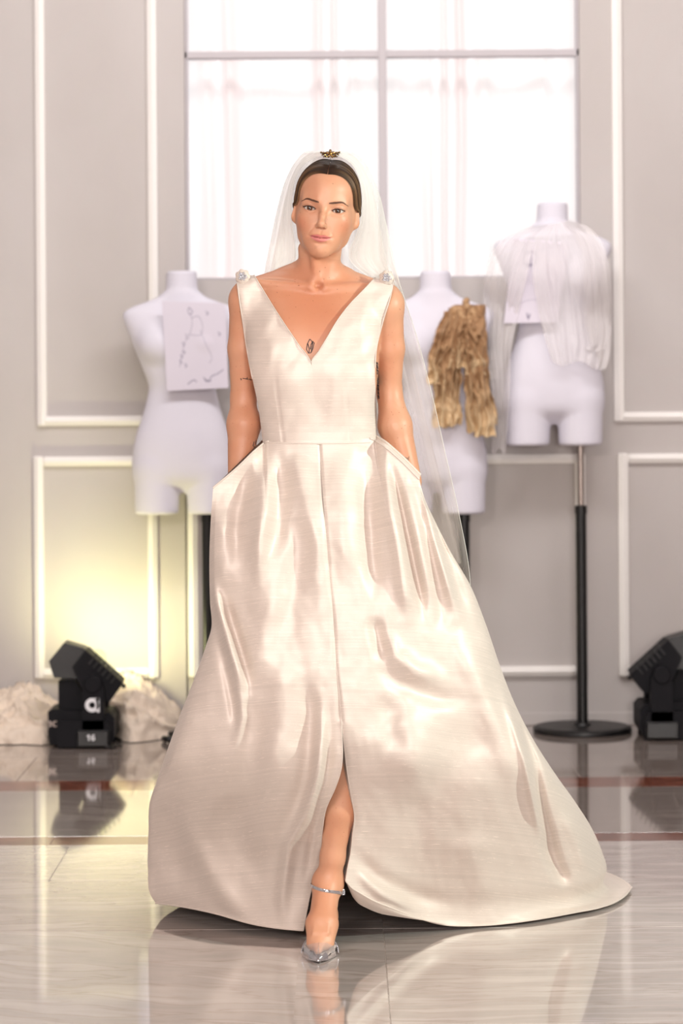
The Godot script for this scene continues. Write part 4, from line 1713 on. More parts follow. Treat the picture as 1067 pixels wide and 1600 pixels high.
func make_veil(w: Node3D) -> void:
	var l := pts([[496, 236], [478, 237], [462, 252], [446, 282], [436, 315], [428, 350], [421, 385], [415, 415], [407, 480], [404, 600], [402, 900]])
	var r := pts([[537, 236], [553, 239], [572, 258], [589, 294], [602, 345], [612, 392], [625, 445], [648, 515], [672, 605], [695, 705], [718, 808], [733, 893], [735, 918]])
	var il := pts([[510, 242], [492, 247], [473, 259], [461, 282], [456, 312], [457, 350], [462, 395], [455, 470]])
	var ir := pts([[520, 242], [536, 247], [552, 260], [563, 286], [566, 318], [562, 350], [545, 395], [560, 470]])
	var deep := [237, 0.03, 243, 0.085, 256, 0.135, 285, 0.165, 330, 0.175, 430, 0.10, 600, 0.12, 920, 0.2]
	var o := part("veil", veil_sheet(l, r, il, ir, 236, 916, deep, 100, 150, 3, 0.012), M.veil, w)
	var l2 := pts([[498, 238], [482, 241], [467, 255], [453, 283], [444, 315], [437, 350], [430, 385], [424, 415], [418, 480], [416, 600], [410, 880]])
	var r2 := pts([[535, 238], [549, 242], [566, 260], [581, 296], [592, 345], [601, 392], [612, 445], [630, 515], [653, 605], [678, 705], [703, 808], [722, 880]])
	var deep2 := [237, 0.02, 243, 0.072, 256, 0.122, 285, 0.150, 330, 0.160, 430, 0.085, 600, 0.10, 920, 0.17]
	part("veil_layer", veil_sheet(l2, r2, il, ir, 238, 880, deep2, 90, 150, 8, 0.010), M.veil, o)
	# hem ribbon of the long edge
	var e := Buf.new()
	var line := []
	for k in 60:
		var y := lerpf(300, 914, k / 59.0)
		line.append(at(r.x_at(y), y, along(y, [237, 0.005, 300, -0.01, 380, -0.10, 420, -0.13, 520, -0.17, 760, -0.16, 900, -0.20]) - along(y, deep) * 0.45 * clampf((470 - y) / 150.0, 0, 1)))
	e.tube(line, 0.0009, 5)
	part("veil_hem", e, M.veil_edge, o)
	# jewelled comb on the crown: a flower between two leafy arms
	var comb := Buf.new()
	var c := at(516, 241, 0.012)
	var rng := RandomNumberGenerator.new()
	rng.seed = 9
	var px := 1.0 / 675.0
	for k in 5:
		var a := TAU * k / 5 + PI / 2
		comb.ball(c + Vector3(cos(a) * 0.0058, sin(a) * 0.0058 + 0.001, 0.002), Vector3(0.0048, 0.0034, 0.0024), 6, 10, Basis(Vector3(0, 0, 1), a))
	for s in [-1.0, 1.0]:
		comb.tube([c, c + Vector3(s * 8 * px, 1 * px, -0.001), c + Vector3(s * 15 * px, 2.4 * px, -0.004)], [0.0022, 0.0019, 0.0012], 6)
		comb.tube([c, c + Vector3(s * 6 * px, -3 * px, 0.0), c + Vector3(s * 11 * px, -4 * px, -0.002)], [0.0022, 0.0018, 0.0012], 6)
		for q in [[6, 2, 3.4, 0.5], [10, 2.4, 3.2, 0.2], [14, 3, 2.8, 0.3], [8, -1.2, 3.2, -0.4], [12, -0.8, 2.8, -0.2], [6, -4, 3.0, -0.3], [10, -4, 2.6, 0.1]]:
			comb.ball(c + Vector3(s * q[0] * px, q[1] * px, 0.001), Vector3(q[2] * 0.001, q[2] * 0.00062, 0.0018), 6, 10, Basis(Vector3(0, 0, 1), s * q[3]))
	var cp := part("hair_comb", comb, M.bronze, o, "dark gold jewelled comb")
	var stones := Buf.new()
	for q in [[0, 0.6, 4.4], [-8, -1.2, 2.4], [8, -1.2, 2.4], [-12, -0.8, 2.0], [12, -0.8, 2.0], [-6, -4, 2.0], [6, -4, 2.0], [-3, -5.6, 1.6], [0, -6, 1.6], [3, -5.6, 1.6], [-14, 3, 1.6], [14, 3, 1.6], [-6, 2, 2.0], [6, 2, 2.0]]:
		facet(stones, c + Vector3(q[0] * px, q[1] * px, 0.0035), q[2] * 0.0010, rng)
	cp.name = "hair_comb"
	part("comb_stones", stones, M.gold, o, "small glittering comb stones")


func make_shoe(w: Node3D) -> void:
	# sole outline in the foot's own axes: u along the foot (0 toe .. 1 heel), half width in metres
	var toe := at(496, 1496, 0.10)
	var ball := at(500, 1468, 0.0)
	var heel := at(511, 1420, -0.13)
	var up := Vector3.UP
	# pointed cap: cross sections from the tip back over the toes
	var cap := Buf.new()
	var secs := [[497.0, 1495.0, 0.108, 0.0022, 0.004], [497.0, 1490.0, 0.100, 0.012, 0.013], [497.5, 1486.0, 0.085, 0.021, 0.022], [498.0, 1481.0, 0.062, 0.028, 0.030], [499.0, 1476.0, 0.040, 0.036, 0.036], [500.0, 1471.5, 0.020, 0.041, 0.042]]
	# the band of silver rises to this angle at section f, the window fills the rest
	var edge_at := func(f: float) -> float:
		return lerpf(1.45, 0.62, smoothstep(0.2, 2.6, f)) - 0.10 * smoothstep(3.0, 5.0, f)
	var build := func(b: Buf, from: float, to: float, grow: float, which: int) -> void:
		var first := b.v.size()
		var n := 22
		var steps := int((to - from) * 8) + 1
		for r in steps:
			var f := lerpf(from, to, float(r) / (steps - 1))
			var q := mini(int(f), secs.size() - 2)
			var t := f - q
			var o: Vector3 = at(lerpf(secs[q][0], secs[q + 1][0], t), 1490, lerpf(secs[q][2], secs[q + 1][2], t))
			var wide: float = lerpf(secs[q][3], secs[q + 1][3], t) + grow
			var tall: float = lerpf(secs[q][4], secs[q + 1][4], t) + grow
			var e: float = edge_at.call(f)
			var low: float = [-0.35, PI - e, e - 0.03][which]
			var high: float = [e, PI + 0.35, PI - e + 0.03][which]
			for k in n + 1:
				var a := lerpf(low, high, float(k) / n)
				b.put(Vector3(o.x + cos(a) * wide, 0.006 + maxf(sin(a), -0.12) * tall, o.z))
		b.weave(first, steps, n + 1)
	build.call(cap, 0.0, 5.0, 0.0015, 0)
	build.call(cap, 0.0, 5.0, 0.0015, 1)
	cap.ball(at(497, 1490, 0.107) * Vector3(1, 0, 1) + Vector3(0, 0.0065, -0.001), Vector3(0.0040, 0.0046, 0.0036), 8, 14)
	var shoe := part("shoe", cap, M.silver, w, "pointed mirror silver shoe with a clear window and ankle strap")
	var clear := Buf.new()
	build.call(clear, 0.0, 5.0, 0.0012, 2)
	part("clear_window", clear, M.clear, shoe, "see-through plastic window")
	var ridge := []
	for k in 12:
		var f := lerpf(0.6, 5.0, k / 11.0)
		var q := mini(int(f), secs.size() - 2)
		var o: Vector3 = at(lerpf(secs[q][0], secs[q + 1][0], f - q), 1490, lerpf(secs[q][2], secs[q + 1][2], f - q))
		ridge.append(Vector3(o.x, 0.0072 + lerpf(secs[q][4], secs[q + 1][4], f - q), o.z))
	var ridge_b := Buf.new()
	ridge_b.tube(ridge, 0.0006, 5)
	part("window_seam", ridge_b, M.silver, shoe)
	var trim := Buf.new()
	var rim := []
	for k in 25:
		var a := lerpf(0.0, PI, k / 24.0)
		var o := at(500, 1490, 0.020)
		rim.append(Vector3(o.x + cos(a) * 0.043, 0.006 + sin(a) * 0.044, o.z))
	trim.tube(rim, 0.0009, 6)
	part("topline", trim, M.silver, shoe)
	var sole := Buf.new()
	var under := []
	for k in 16:
		var t := k / 15.0
		var o := at(lerpf(497, 512, t), 1490, lerpf(0.107, -0.155, t))
		o.y = 0.004 + 0.085 * smoothstep(0.42, 1.0, t)
		under.append([o, along(t, [0.0, 0.003, 0.12, 0.018, 0.36, 0.038, 0.65, 0.024, 0.85, 0.027, 1.0, 0.018])])
	for k in under.size():
		for q in [[-1.0, 0.0], [-0.9, 0.003], [0.9, 0.003], [1.0, 0.0], [0.9, -0.003], [-0.9, -0.003]]:
			sole.put(under[k][0] + Vector3(q[0] * under[k][1], q[1], 0))
	sole.weave(0, under.size(), 6, false, true)
	part("sole", sole, M.silver, shoe)
	var heel_b := Buf.new()
	var ho: Vector3 = under[14][0]
	heel_b.tube([Vector3(ho.x, 0.0, ho.z + 0.008), Vector3(ho.x, 0.02, ho.z + 0.006), Vector3(ho.x, ho.y - 0.02, ho.z), ho], [0.005, 0.005, 0.009, 0.02], 12)
	part("heel", heel_b, M.silver, shoe)
	# counter round the heel
	var counter := Buf.new()
	for r in 8:
		for k in 21:
			var a := PI + PI * k / 20.0
			counter.put(Vector3(ho.x + cos(a) * (0.029 - r * 0.0006), ho.y + r * 0.007, ho.z + 0.025 + sin(a) * (0.034 - r * 0.0006)))
	counter.weave(0, 8, 21)
	part("counter", counter, M.silver, shoe)
	# ankle strap and its buckle
	var strap := Buf.new()
	var mid := at(514, 1389, -0.075)
	for k in 41:
		var a := TAU * k / 40
		var dir := Vector3(cos(a), 0, sin(a))
		var c := mid + Vector3(0, -0.010 * cos(a) + 0.004 * sin(a), 0)
		var rr := 0.034
		for step in 10:
			var d := body_field.at(c + dir * rr, body_field.all) - 0.0016
			rr -= d * 0.8
		for q in [[0.0, -0.0038], [0.0018, -0.003], [0.0018, 0.003], [0.0, 0.0038]]:
			strap.put(c + dir * (rr + q[0]) + Vector3(0, q[1], 0))
	strap.weave(0, 41, 4, true)
	part("ankle_strap", strap, M.silver, shoe)
	var buckle := Buf.new()
	var bo := at(535, 1394, -0.07)
	for k in 4:
		var s: Array = [[-1, -1, 1, -1], [1, -1, 1, 1], [1, 1, -1, 1], [-1, 1, -1, -1]][k]
		buckle.tube([bo + Vector3(s[0] * 0.0045, s[1] * 0.0055, 0), bo + Vector3(s[2] * 0.0045, s[3] * 0.0055, 0)], 0.0012, 6)
	buckle.ball(bo + Vector3(0, 0, 0.002), Vector3(0.0032, 0.0036, 0.002), 8, 10)
	part("buckle", buckle, M.crystal, shoe)


# strokes of ink lying on the skin
func make_ink(w: Node3D) -> void:
	var skin := func(x: float, y: float, lift: float) -> Vector3:
		var z := 0.14
		for k in 60:
			var d := body_field.at(at(x, y, z), body_field.all) - lift
			if d < 0.0002 or z < -0.2:
				break
			z -= maxf(d * 0.85, 0.0004)
		return at(x, y, z)
	var strokes := [
		# the shell-like mark on the breastbone
		[[[484, 530], [480, 538], [479, 546], [482, 552], [486, 551], [489, 544], [491, 536], [489, 533], [486, 538], [485, 546]], [[484, 530], [487, 533], [488, 540], [486, 551]], [[481, 537], [483, 544], [483, 551]], [[489, 534], [488, 541]]],
		# thin line inside the elbow on the left of the picture
		[[[376, 591], [377, 594]], [[379, 591], [385, 592], [393, 593.5]], [[386, 589.5], [386, 592.5]], [[390, 592], [392, 594]]],
		# wrist
		[[[397, 690], [395, 697], [398, 699], [396, 705]], [[400, 688], [399, 694], [402, 696], [399, 701]]],
		# column of script on the arm on the right of the picture
		[],
		[[[632, 716], [634, 714], [634, 717], [633, 719]], [[635, 716], [637, 715], [636, 719]], [[638, 719], [639, 713]]],
	]
	for k in 20:
		var y := 566.0 + k * 2.9
		var x := 589.0 + 2.6 * k / 20.0
		var s: float = [1.0, -1.0, 0.6, -0.4][k % 4]
		strokes[3].append([[x - 1.4, y], [x + 1.0, y + 1.0 * s], [x + 1.2, y + 1.4], [x - 1.2, y + 1.8]])
	for k in strokes.size():
		var b := Buf.new()
		for line in strokes[k]:
			var p := []
			for q in line:
				p.append(skin.call(q[0], q[1], 0.0))
			b.tube(p, [0.0011, 0.0010, 0.0010, 0.0011, 0.0006][k], 4)
		part("tattoo", b, M.ink, w)
	for q in [[499.5, 424], [514, 434], [477, 455], [508, 418], [515, 399], [462, 480], [527, 452], [467, 446], [541, 458], [489, 470], [520, 287], [506, 436], [433, 457]]:
		var mole := Buf.new()
		mole.ball(skin.call(q[0], q[1], 0.0), Vector3(0.0009, 0.0009, 0.0005), 5, 8)
		part("mole", mole, M.mole, w)
	# scattered freckles
	var rng := RandomNumberGenerator.new()
	rng.seed = 12
	var dots := Buf.new()
	for k in 150:
		var area_: Array = [[415, 430, 570, 520], [358, 470, 400, 700], [598, 470, 645, 700], [510, 1190, 545, 1330], [465, 290, 545, 390]][[0, 0, 1, 2, 3, 1, 2, 0, 4][k % 9]]
		var x := rng.randf_range(area_[0], area_[2])
		var y := rng.randf_range(area_[1], area_[3])
		var z := 0.14
		var hit := false
		for q in 60:
			var d := body_field.at(at(x, y, z), body_field.all)
			if d < 0.0002:
				hit = true
				break
			z -= maxf(d * 0.85, 0.0004)
			if z < -0.2:
				break
		if hit:
			dots.ball(at(x, y, z), Vector3(1, 1, 0.5) * rng.randf_range(0.0004, 0.0009), 4, 6)
	part("freckles", dots, M.freckle, w).set_meta("kind", "stuff")


# ---------------------------------------------------------------- dress forms with what is pinned on them
var form_field: Field
var form_mesh: ArrayMesh
const FORM_Z := -4.17
const FORM_S := 1.0 / 407.6        # metres to a pixel at the dress forms


func build_dress_forms() -> void:
	# own axes: y = 0 at the cut of the thighs, 0.925 at the neck
	var f := Field.new()
	form_field = f
	var rows := []
	for r in [[34, 30, 0.02, 0.03], [44, 56, 0.06, 0.07], [54, 71, 0.085, 0.098], [66, 76, 0.096, 0.115], [95, 78, 0.102, 0.125], [125, 72, 0.100, 0.110], [155, 62, 0.092, 0.085], [185, 54, 0.084, 0.072], [200, 52.5, 0.084, 0.070], [225, 61, 0.092, 0.078], [260, 75, 0.098, 0.088], [290, 86, 0.088, 0.090], [308, 92, 0.074, 0.082], [318, 88, 0.064, 0.072], [326, 72, 0.055, 0.062], [334, 48, 0.05, 0.054], [344, 30, 0.047, 0.05]]:
		rows.append([r[0] * FORM_S, 0.0, -0.01, r[1] * FORM_S, r[2], r[3]])
	f.trunk(rows, 0.02)
	f.limb(Vector3(0, 0.80, -0.02), Vector3(0, 0.96, -0.012), 0.062, 0.057, 0.03)
	for s in [-1.0, 1.0]:
		f.egg(Vector3(s * 0.085, 0.648, 0.06), Vector3(0.066, 0.062, 0.055), 0.04)
		f.limb(Vector3(s * 0.104, -0.2, -0.012), Vector3(s * 0.099, 0.17, -0.008), 0.077, 0.088, 0.022)
		f.egg(Vector3(s * 0.07, 0.20, -0.085), Vector3(0.085, 0.09, 0.07), 0.04)
	f.floor_y = 0.0
	var b := f.net(Vector3(-0.26, -0.02, -0.2), Vector3(0.26, 0.99, 0.2), 0.0065, func(p: Vector3) -> bool: return p.y > 0.925)
	# close the neck with a flat cap
	form_mesh = b.mesh()
	var spots := [
		[286, 803, 0.0, "white dress form with a sketch pinned on its chest, left of the bride"],
		[683, 803, 0.0, "white dress form half hidden behind the bride's veil, wearing the golden ruffled cloth"],
		[866, 696, 0.0, "tall white dress form on a steel and black stand, under sheer tulle"]]
	var foot: float = 0.0
	for k in 3:
		var q: Array = spots[k]
		var o := at(q[0], q[1], FORM_Z)
		var d := thing("dress_form", q[3], "dress form", Vector3(o.x, 0, FORM_Z), "dress forms along the wall")
		var torso := part("torso", form_mesh, M.linen, d)
		torso.position.y = o.y
		var cap := Buf.new()
		cap.lathe(Transform3D(Basis.IDENTITY, Vector3(0, o.y + 0.915, -0.014)), [Vector2(0.0, 0.016), Vector2(0.050, 0.015), Vector2(0.0565, 0.010), Vector2(0.0585, 0.0), Vector2(0.056, -0.01)], 32, false)
		part("neck_cap", cap, M.linen, d)
		var px: float = [0.092, 0.103, 0.1][k]
		var pole := Buf.new()
		var top: float = o.y
		if k == 2:
			var rod := Buf.new()
			rod.lathe(Transform3D(Basis.IDENTITY, Vector3(px, 0, 0)), [Vector2(0.0125, top - 0.26), Vector2(0.0125, top + 0.03)], 20)
			part("rod", rod, M.steel, d, "thin steel rod")
			top -= 0.232
		pole.lathe(Transform3D(Basis.IDENTITY, Vector3(px, 0, 0)), [Vector2(0.0, 0.03), Vector2(0.021, 0.03), Vector2(0.021, top - 0.03), Vector2(0.0235, top - 0.03), Vector2(0.0235, top), Vector2(0.012, top + 0.003), Vector2(0.0, top + 0.003)], 24)
		part("pole", pole, M.black_metal, d)
		var base := Buf.new()
		base.lathe(Transform3D(Basis.IDENTITY, Vector3(px, 0, 0)), [Vector2(0.0, 0.034), Vector2(0.03, 0.034), Vector2(0.034, 0.026), Vector2(0.178, 0.024), Vector2(0.188, 0.018), Vector2(0.190, 0.006), Vector2(0.187, 0.0), Vector2(0.0, 0.0)], 48)
		part("base", base, M.black, d)
	# sketches pinned on two of the forms
	sketch([[253, 470], [352, 474], [357, 606], [261, 611]], spots[0], "sheet of paper with a pencil fashion sketch, pinned on the left dress form", 1)
	sketch([[803, 372], [890, 380], [871, 504], [787, 505]], spots[2], "sheet of paper with a pencil fashion sketch, under tulle on the tall dress form", 2)
	ruffles(spots[1])
	tulle(spots[2])


# distance from a form, in world places
func form_at(p: Vector3, spot: Array) -> float:
	var o := at(spot[0], spot[1], FORM_Z)
	return form_field.at(Vector3(p.x - o.x, p.y - o.y, p.z - FORM_Z), form_field.all)


func form_z(px: float, py: float, spot: Array, clear: float, most := -0.06) -> float:
	var z := FORM_Z + 0.24
	var best := z
	var least := 1e9
	for k in 50:
		var d := form_at(at(px, py, z), spot) - clear
		if d < least:
			least = d
			best = z
		if d < 0.0008 or z < FORM_Z + most:
			break
		z -= maxf(d * 0.8, 0.002)
	return best


func sketch(corner: Array, spot: Array, label: String, kind: int) -> void:
	var S := 384
	var im := Image.create(S, S, false, Image.FORMAT_RGB8)
	im.fill(rgb(216, 210, 222))
	var pen := func(list: Array, dark: float, wide: int) -> void:
		var v: Array = []
		for q in list:
			v.append(Vector2(q[0], q[1]))
		var p := Path.new(v)
		for k in 260:
			var c := p.by(k / 259.0) * S
			im.fill_rect(Rect2i(int(c.x), int(c.y), wide, wide), rgb(216, 210, 222).lerp(rgb(104, 98, 124), dark * 0.85))
	if kind == 1:
		pen.call([[0.42, 0.06], [0.40, 0.10], [0.43, 0.14], [0.47, 0.11], [0.42, 0.06]], 0.6, 4)
		pen.call([[0.43, 0.14], [0.46, 0.20], [0.44, 0.30], [0.36, 0.42], [0.34, 0.36]], 0.5, 3)
		pen.call([[0.46, 0.18], [0.56, 0.16], [0.62, 0.26], [0.60, 0.36], [0.42, 0.37]], 0.5, 3)
		pen.call([[0.58, 0.32], [0.66, 0.48], [0.74, 0.66], [0.70, 0.70]], 0.38, 3)
		pen.call([[0.38, 0.36], [0.30, 0.52], [0.26, 0.62], [0.22, 0.74]], 0.45, 3)
		for q in [[0.28, 0.55], [0.22, 0.66], [0.30, 0.70], [0.24, 0.60], [0.68, 0.10], [0.86, 0.34], [0.28, 0.46]]:
			pen.call([[q[0], q[1]], [q[0] + 0.04, q[1] + 0.02], [q[0] + 0.01, q[1] + 0.04]], 0.6, 4)
		pen.call([[0.34, 0.93], [0.40, 0.90], [0.46, 0.89], [0.48, 0.91]], 0.7, 4)
		pen.call([[0.62, 0.88], [0.68, 0.90], [0.72, 0.86], [0.84, 0.82], [0.92, 0.78]], 0.7, 4)
		pen.call([[0.60, 0.86], [0.64, 0.91], [0.72, 0.90]], 0.7, 4)
	else:
		pen.call([[0.30, 0.30], [0.22, 0.28], [0.22, 0.18], [0.32, 0.14], [0.42, 0.16], [0.44, 0.26], [0.36, 0.30], [0.34, 0.22]], 0.75, 5)
		pen.call([[0.30, 0.28], [0.31, 0.31], [0.34, 0.29]], 0.95, 10)
		pen.call([[0.44, 0.14], [0.60, 0.08], [0.70, 0.06], [0.86, 0.03]], 0.6, 4)
		pen.call([[0.30, 0.36], [0.24, 0.48], [0.20, 0.62], [0.14, 0.72]], 0.35, 3)
		pen.call([[0.44, 0.34], [0.66, 0.42], [0.84, 0.60], [0.90, 0.74]], 0.35, 3)
		pen.call([[0.20, 0.78], [0.42, 0.72], [0.70, 0.74], [0.92, 0.82]], 0.4, 3)
		pen.call([[0.40, 0.88], [0.43, 0.93], [0.46, 0.89], [0.44, 0.95]], 0.85, 6)
	var m := mat(Color.WHITE, 0.8)
	m.albedo_texture = ImageTexture.create_from_image(im)
	var b := Buf.new()
	var n := 22
	for layer in [0.006, 0.0048]:
		for r in n:
			for k in n:
				var u := k / (n - 1.0)
				var v := r / (n - 1.0)
				var x := lerpf(lerpf(corner[0][0], corner[1][0], u), lerpf(corner[3][0], corner[2][0], u), v)
				var y := lerpf(lerpf(corner[0][1], corner[3][1], v), lerpf(corner[1][1], corner[2][1], v), u)
				# stiff paper: it bridges the hollows of the form
				var z := form_z(x, y, spot, layer, -0.02)
				var stiff := form_z((corner[0][0] + corner[2][0]) / 2.0, (corner[0][1] + corner[2][1]) / 2.0, spot, 0.012) - 0.4 * pow((x - spot[0]) / 100.0, 2) * 0.1
				z = maxf(z, stiff - 0.005 * (1.0 if layer > 0.005 else 1.25))
				b.put(at(x, y, z), Vector2(u, v))
	b.weave(0, n, n)
	b.weave(n * n, n, n, true)
	lone("paper_sketch", b, m, label, "sketch", "pinned fashion sketches")


func ruffles(spot: Array) -> void:
	var rng := RandomNumberGenerator.new()
	rng.seed = 15
	var n := noise(31, 1.0, 2)
	var b := Buf.new()
	# pleated strips that hang from one knot at the shoulder: px of top, middle, bottom; bottom y; half width
	var strips := [[722, 704, 706, 664, 13], [714, 692, 692, 668, 15], [706, 684, 682, 600, 13], [728, 714, 712, 655, 9], [736, 736, 742, 676, 13], [744, 748, 757, 682, 15], [749, 752, 764, 664, 11], [726, 716, 712, 575, 15], [740, 742, 744, 585, 15]]
	for s in strips.size():
		var q: Array = strips[s]
		var first := b.v.size()
		var rows := 70
		var cols := 33
		for r in rows:
			var t := r / (rows - 1.0)
			var y := lerpf(476.0 + (s % 3) * 5, q[3], t)
			var x := along(t, [0.0, q[0], 0.5, q[1], 1.0, q[2]])
			x += 3.0 * n.get_noise_2d(s * 9.0, t * 3.0)
			var wide: float = lerpf(q[4] * 0.95, q[4] * 1.12, smoothstep(0.70, 1.0, t)) * (1.0 - 0.16 * exp(-pow((t - 0.72) / 0.05, 2))) + 2.0 * n.get_noise_2d(s * 5.0 + 40, t * 4.0)
			var zb := FORM_Z + 0.125 - 0.02 * absf(x - 700) / 60.0 + 0.014 * (s % 3)
			if t < 0.25:
				zb = minf(zb, form_z(x, y, spot, 0.03))
			for k in cols:
				var u := k / (cols - 1.0) * 2.0 - 1.0
				var pleat := sin(u * 7.0 + n.get_noise_2d(s * 3.0, t * 2.0) * 3.0 + s)
				var crink := n.get_noise_2d(u * 1.3 + s * 10.0, t * 5.5)
				var z := zb + 0.015 * pleat * (0.5 + 0.5 * t) + 0.022 * crink + 0.020 * (1.0 - u * u)
				var c := Color(0.40, 0.235, 0.12).lerp(Color(0.68, 0.50, 0.30), smoothstep(0.5, 1.0, t + 0.12 * crink))
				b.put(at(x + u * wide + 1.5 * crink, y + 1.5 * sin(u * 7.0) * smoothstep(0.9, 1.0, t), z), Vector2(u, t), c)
		b.weave(first, rows, cols)
	# the knot they are gathered into
	for k in 26:
		var a := rng.randf() * TAU
		var r := sqrt(rng.randf())
		var x := 729.0 + cos(a) * r * 26
		var y := 490.0 + sin(a) * r * 20
		var o := at(x, y, form_z(x, y, spot, 0.02) + 0.015 + 0.015 * (1 - r))
		b.tint = Color(0.36, 0.20, 0.095).lerp(Color(0.55, 0.36, 0.2), rng.randf())
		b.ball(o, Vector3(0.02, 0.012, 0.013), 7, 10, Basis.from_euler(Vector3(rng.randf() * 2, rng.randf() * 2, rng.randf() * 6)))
	lone("ruffled_cloth", b, M.ruffle, "long golden brown ruffled cloth hanging from the shoulder of the half hidden dress form", "cloth")


func tulle(spot: Array) -> void:
	var n := noise(52, 1.0, 3)
	var b := Buf.new()
	# over the shoulders and down the right: outline in pixels
	var l := pts([[842, 352], [800, 362], [770, 392], [757, 440], [756, 500], [762, 560], [770, 640], [768, 705]])
	var r := pts([[890, 344], [915, 352], [940, 378], [953, 420], [956, 470], [955, 520], [951, 560], [946, 574]])
	var sheet := func(l_: Path, r_: Path, y0: float, y1: float, bulge: float, lift: float) -> void:
		var first := b.v.size()
		var rows := 60
		var cols := 60
		for q in rows:
			var v := q / (rows - 1.0)
			for k in cols:
				var u := k / (cols - 1.0)
				var a := l_.by(v)
				var c := r_.by(v)
				var x := lerpf(a.x, c.x, u)
				var y := lerpf(a.y, c.y, u) + 5.0 * sin(u * 9.0) * v
				var z := maxf(form_z(x, y, spot, lift, -0.03), FORM_Z - 0.03 + bulge * sin(PI * u))
				z += 0.010 * n.get_noise_2d(u * 9.0 + lift * 900.0, v * 1.6) + 0.006 * sin(u * 46.0 + 4.0 * n.get_noise_2d(u * 4.0, v * 2.0)) * v
				b.put(at(x, y, z), Vector2(u, v))
		b.weave(first, rows, cols)
	sheet.call(l, pts([[858, 350], [838, 372], [826, 420], [812, 480], [800, 540], [796, 620], [790, 705]]), 350, 705, 0.10, 0.058)
	sheet.call(pts([[858, 350], [838, 372], [832, 420], [840, 480], [852, 530], [862, 565]]), r, 345, 575, 0.14, 0.062)
	sheet.call(pts([[880, 348], [905, 380], [912, 440], [914, 500], [918, 545], [912, 540]]), pts([[895, 346], [922, 360], [945, 400], [951, 450], [950, 500], [947, 535], [938, 552]]), 345, 560, 0.13, 0.068)
	lone("tulle_drape", b, M.tulle, "sheer white tulle draped over the shoulders of the tall dress form", "drape")
	# rolled lower edge
	

# ---------------------------------------------------------------- moving stage lights on the floor
func build_stage_lights() -> void:
	var a := thing("stage_light", "black moving stage light with a white letter a on its arm", "stage light", Vector3.ZERO, "moving stage lights on the floor")
	moving_light(a, true)
	var o := at(131, 1166, -3.80)
	a.position = Vector3(o.x, 0, -3.86)
	var c := thing("stage_light", "black moving stage light cut off by the picture's right edge", "stage light", Vector3.ZERO, "moving stage lights on the floor")
	moving_light(c, false)
	o = at(1050, 1160, -3.9)
	c.position = Vector3(o.x, 0, -3.98)
	c.scale = Vector3.ONE * 1.03
	# its cable
	var cable := Buf.new()
	var line := []
	for q in [[150, 1150], [176, 1157], [186, 1160], [190, 1166], [178, 1171], [165, 1170]]:
		line.append(Vector3(at(q[0], q[1], -3.85).x, 0.008, floor_z(q[0], q[1])))
	cable.tube(line, 0.005, 8)
	lone("power_cable", cable, M.black, "thin black power cable looped on the floor beside the lettered stage light", "cable")
	var far := Buf.new()
	far.tube([Vector3(at(255, 1155, -3.9).x, 0.012, -3.95), Vector3(at(262, 1152, -3.9).x, 0.016, -3.90), Vector3(at(275, 1152, -3.9).x, 0.012, -3.93), Vector3(at(300, 1153, -3.9).x, 0.012, -3.95)], 0.012, 10)
	lone("cable_end", far, M.black, "black cable end lying on the floor beside the gown's left hem", "cable")


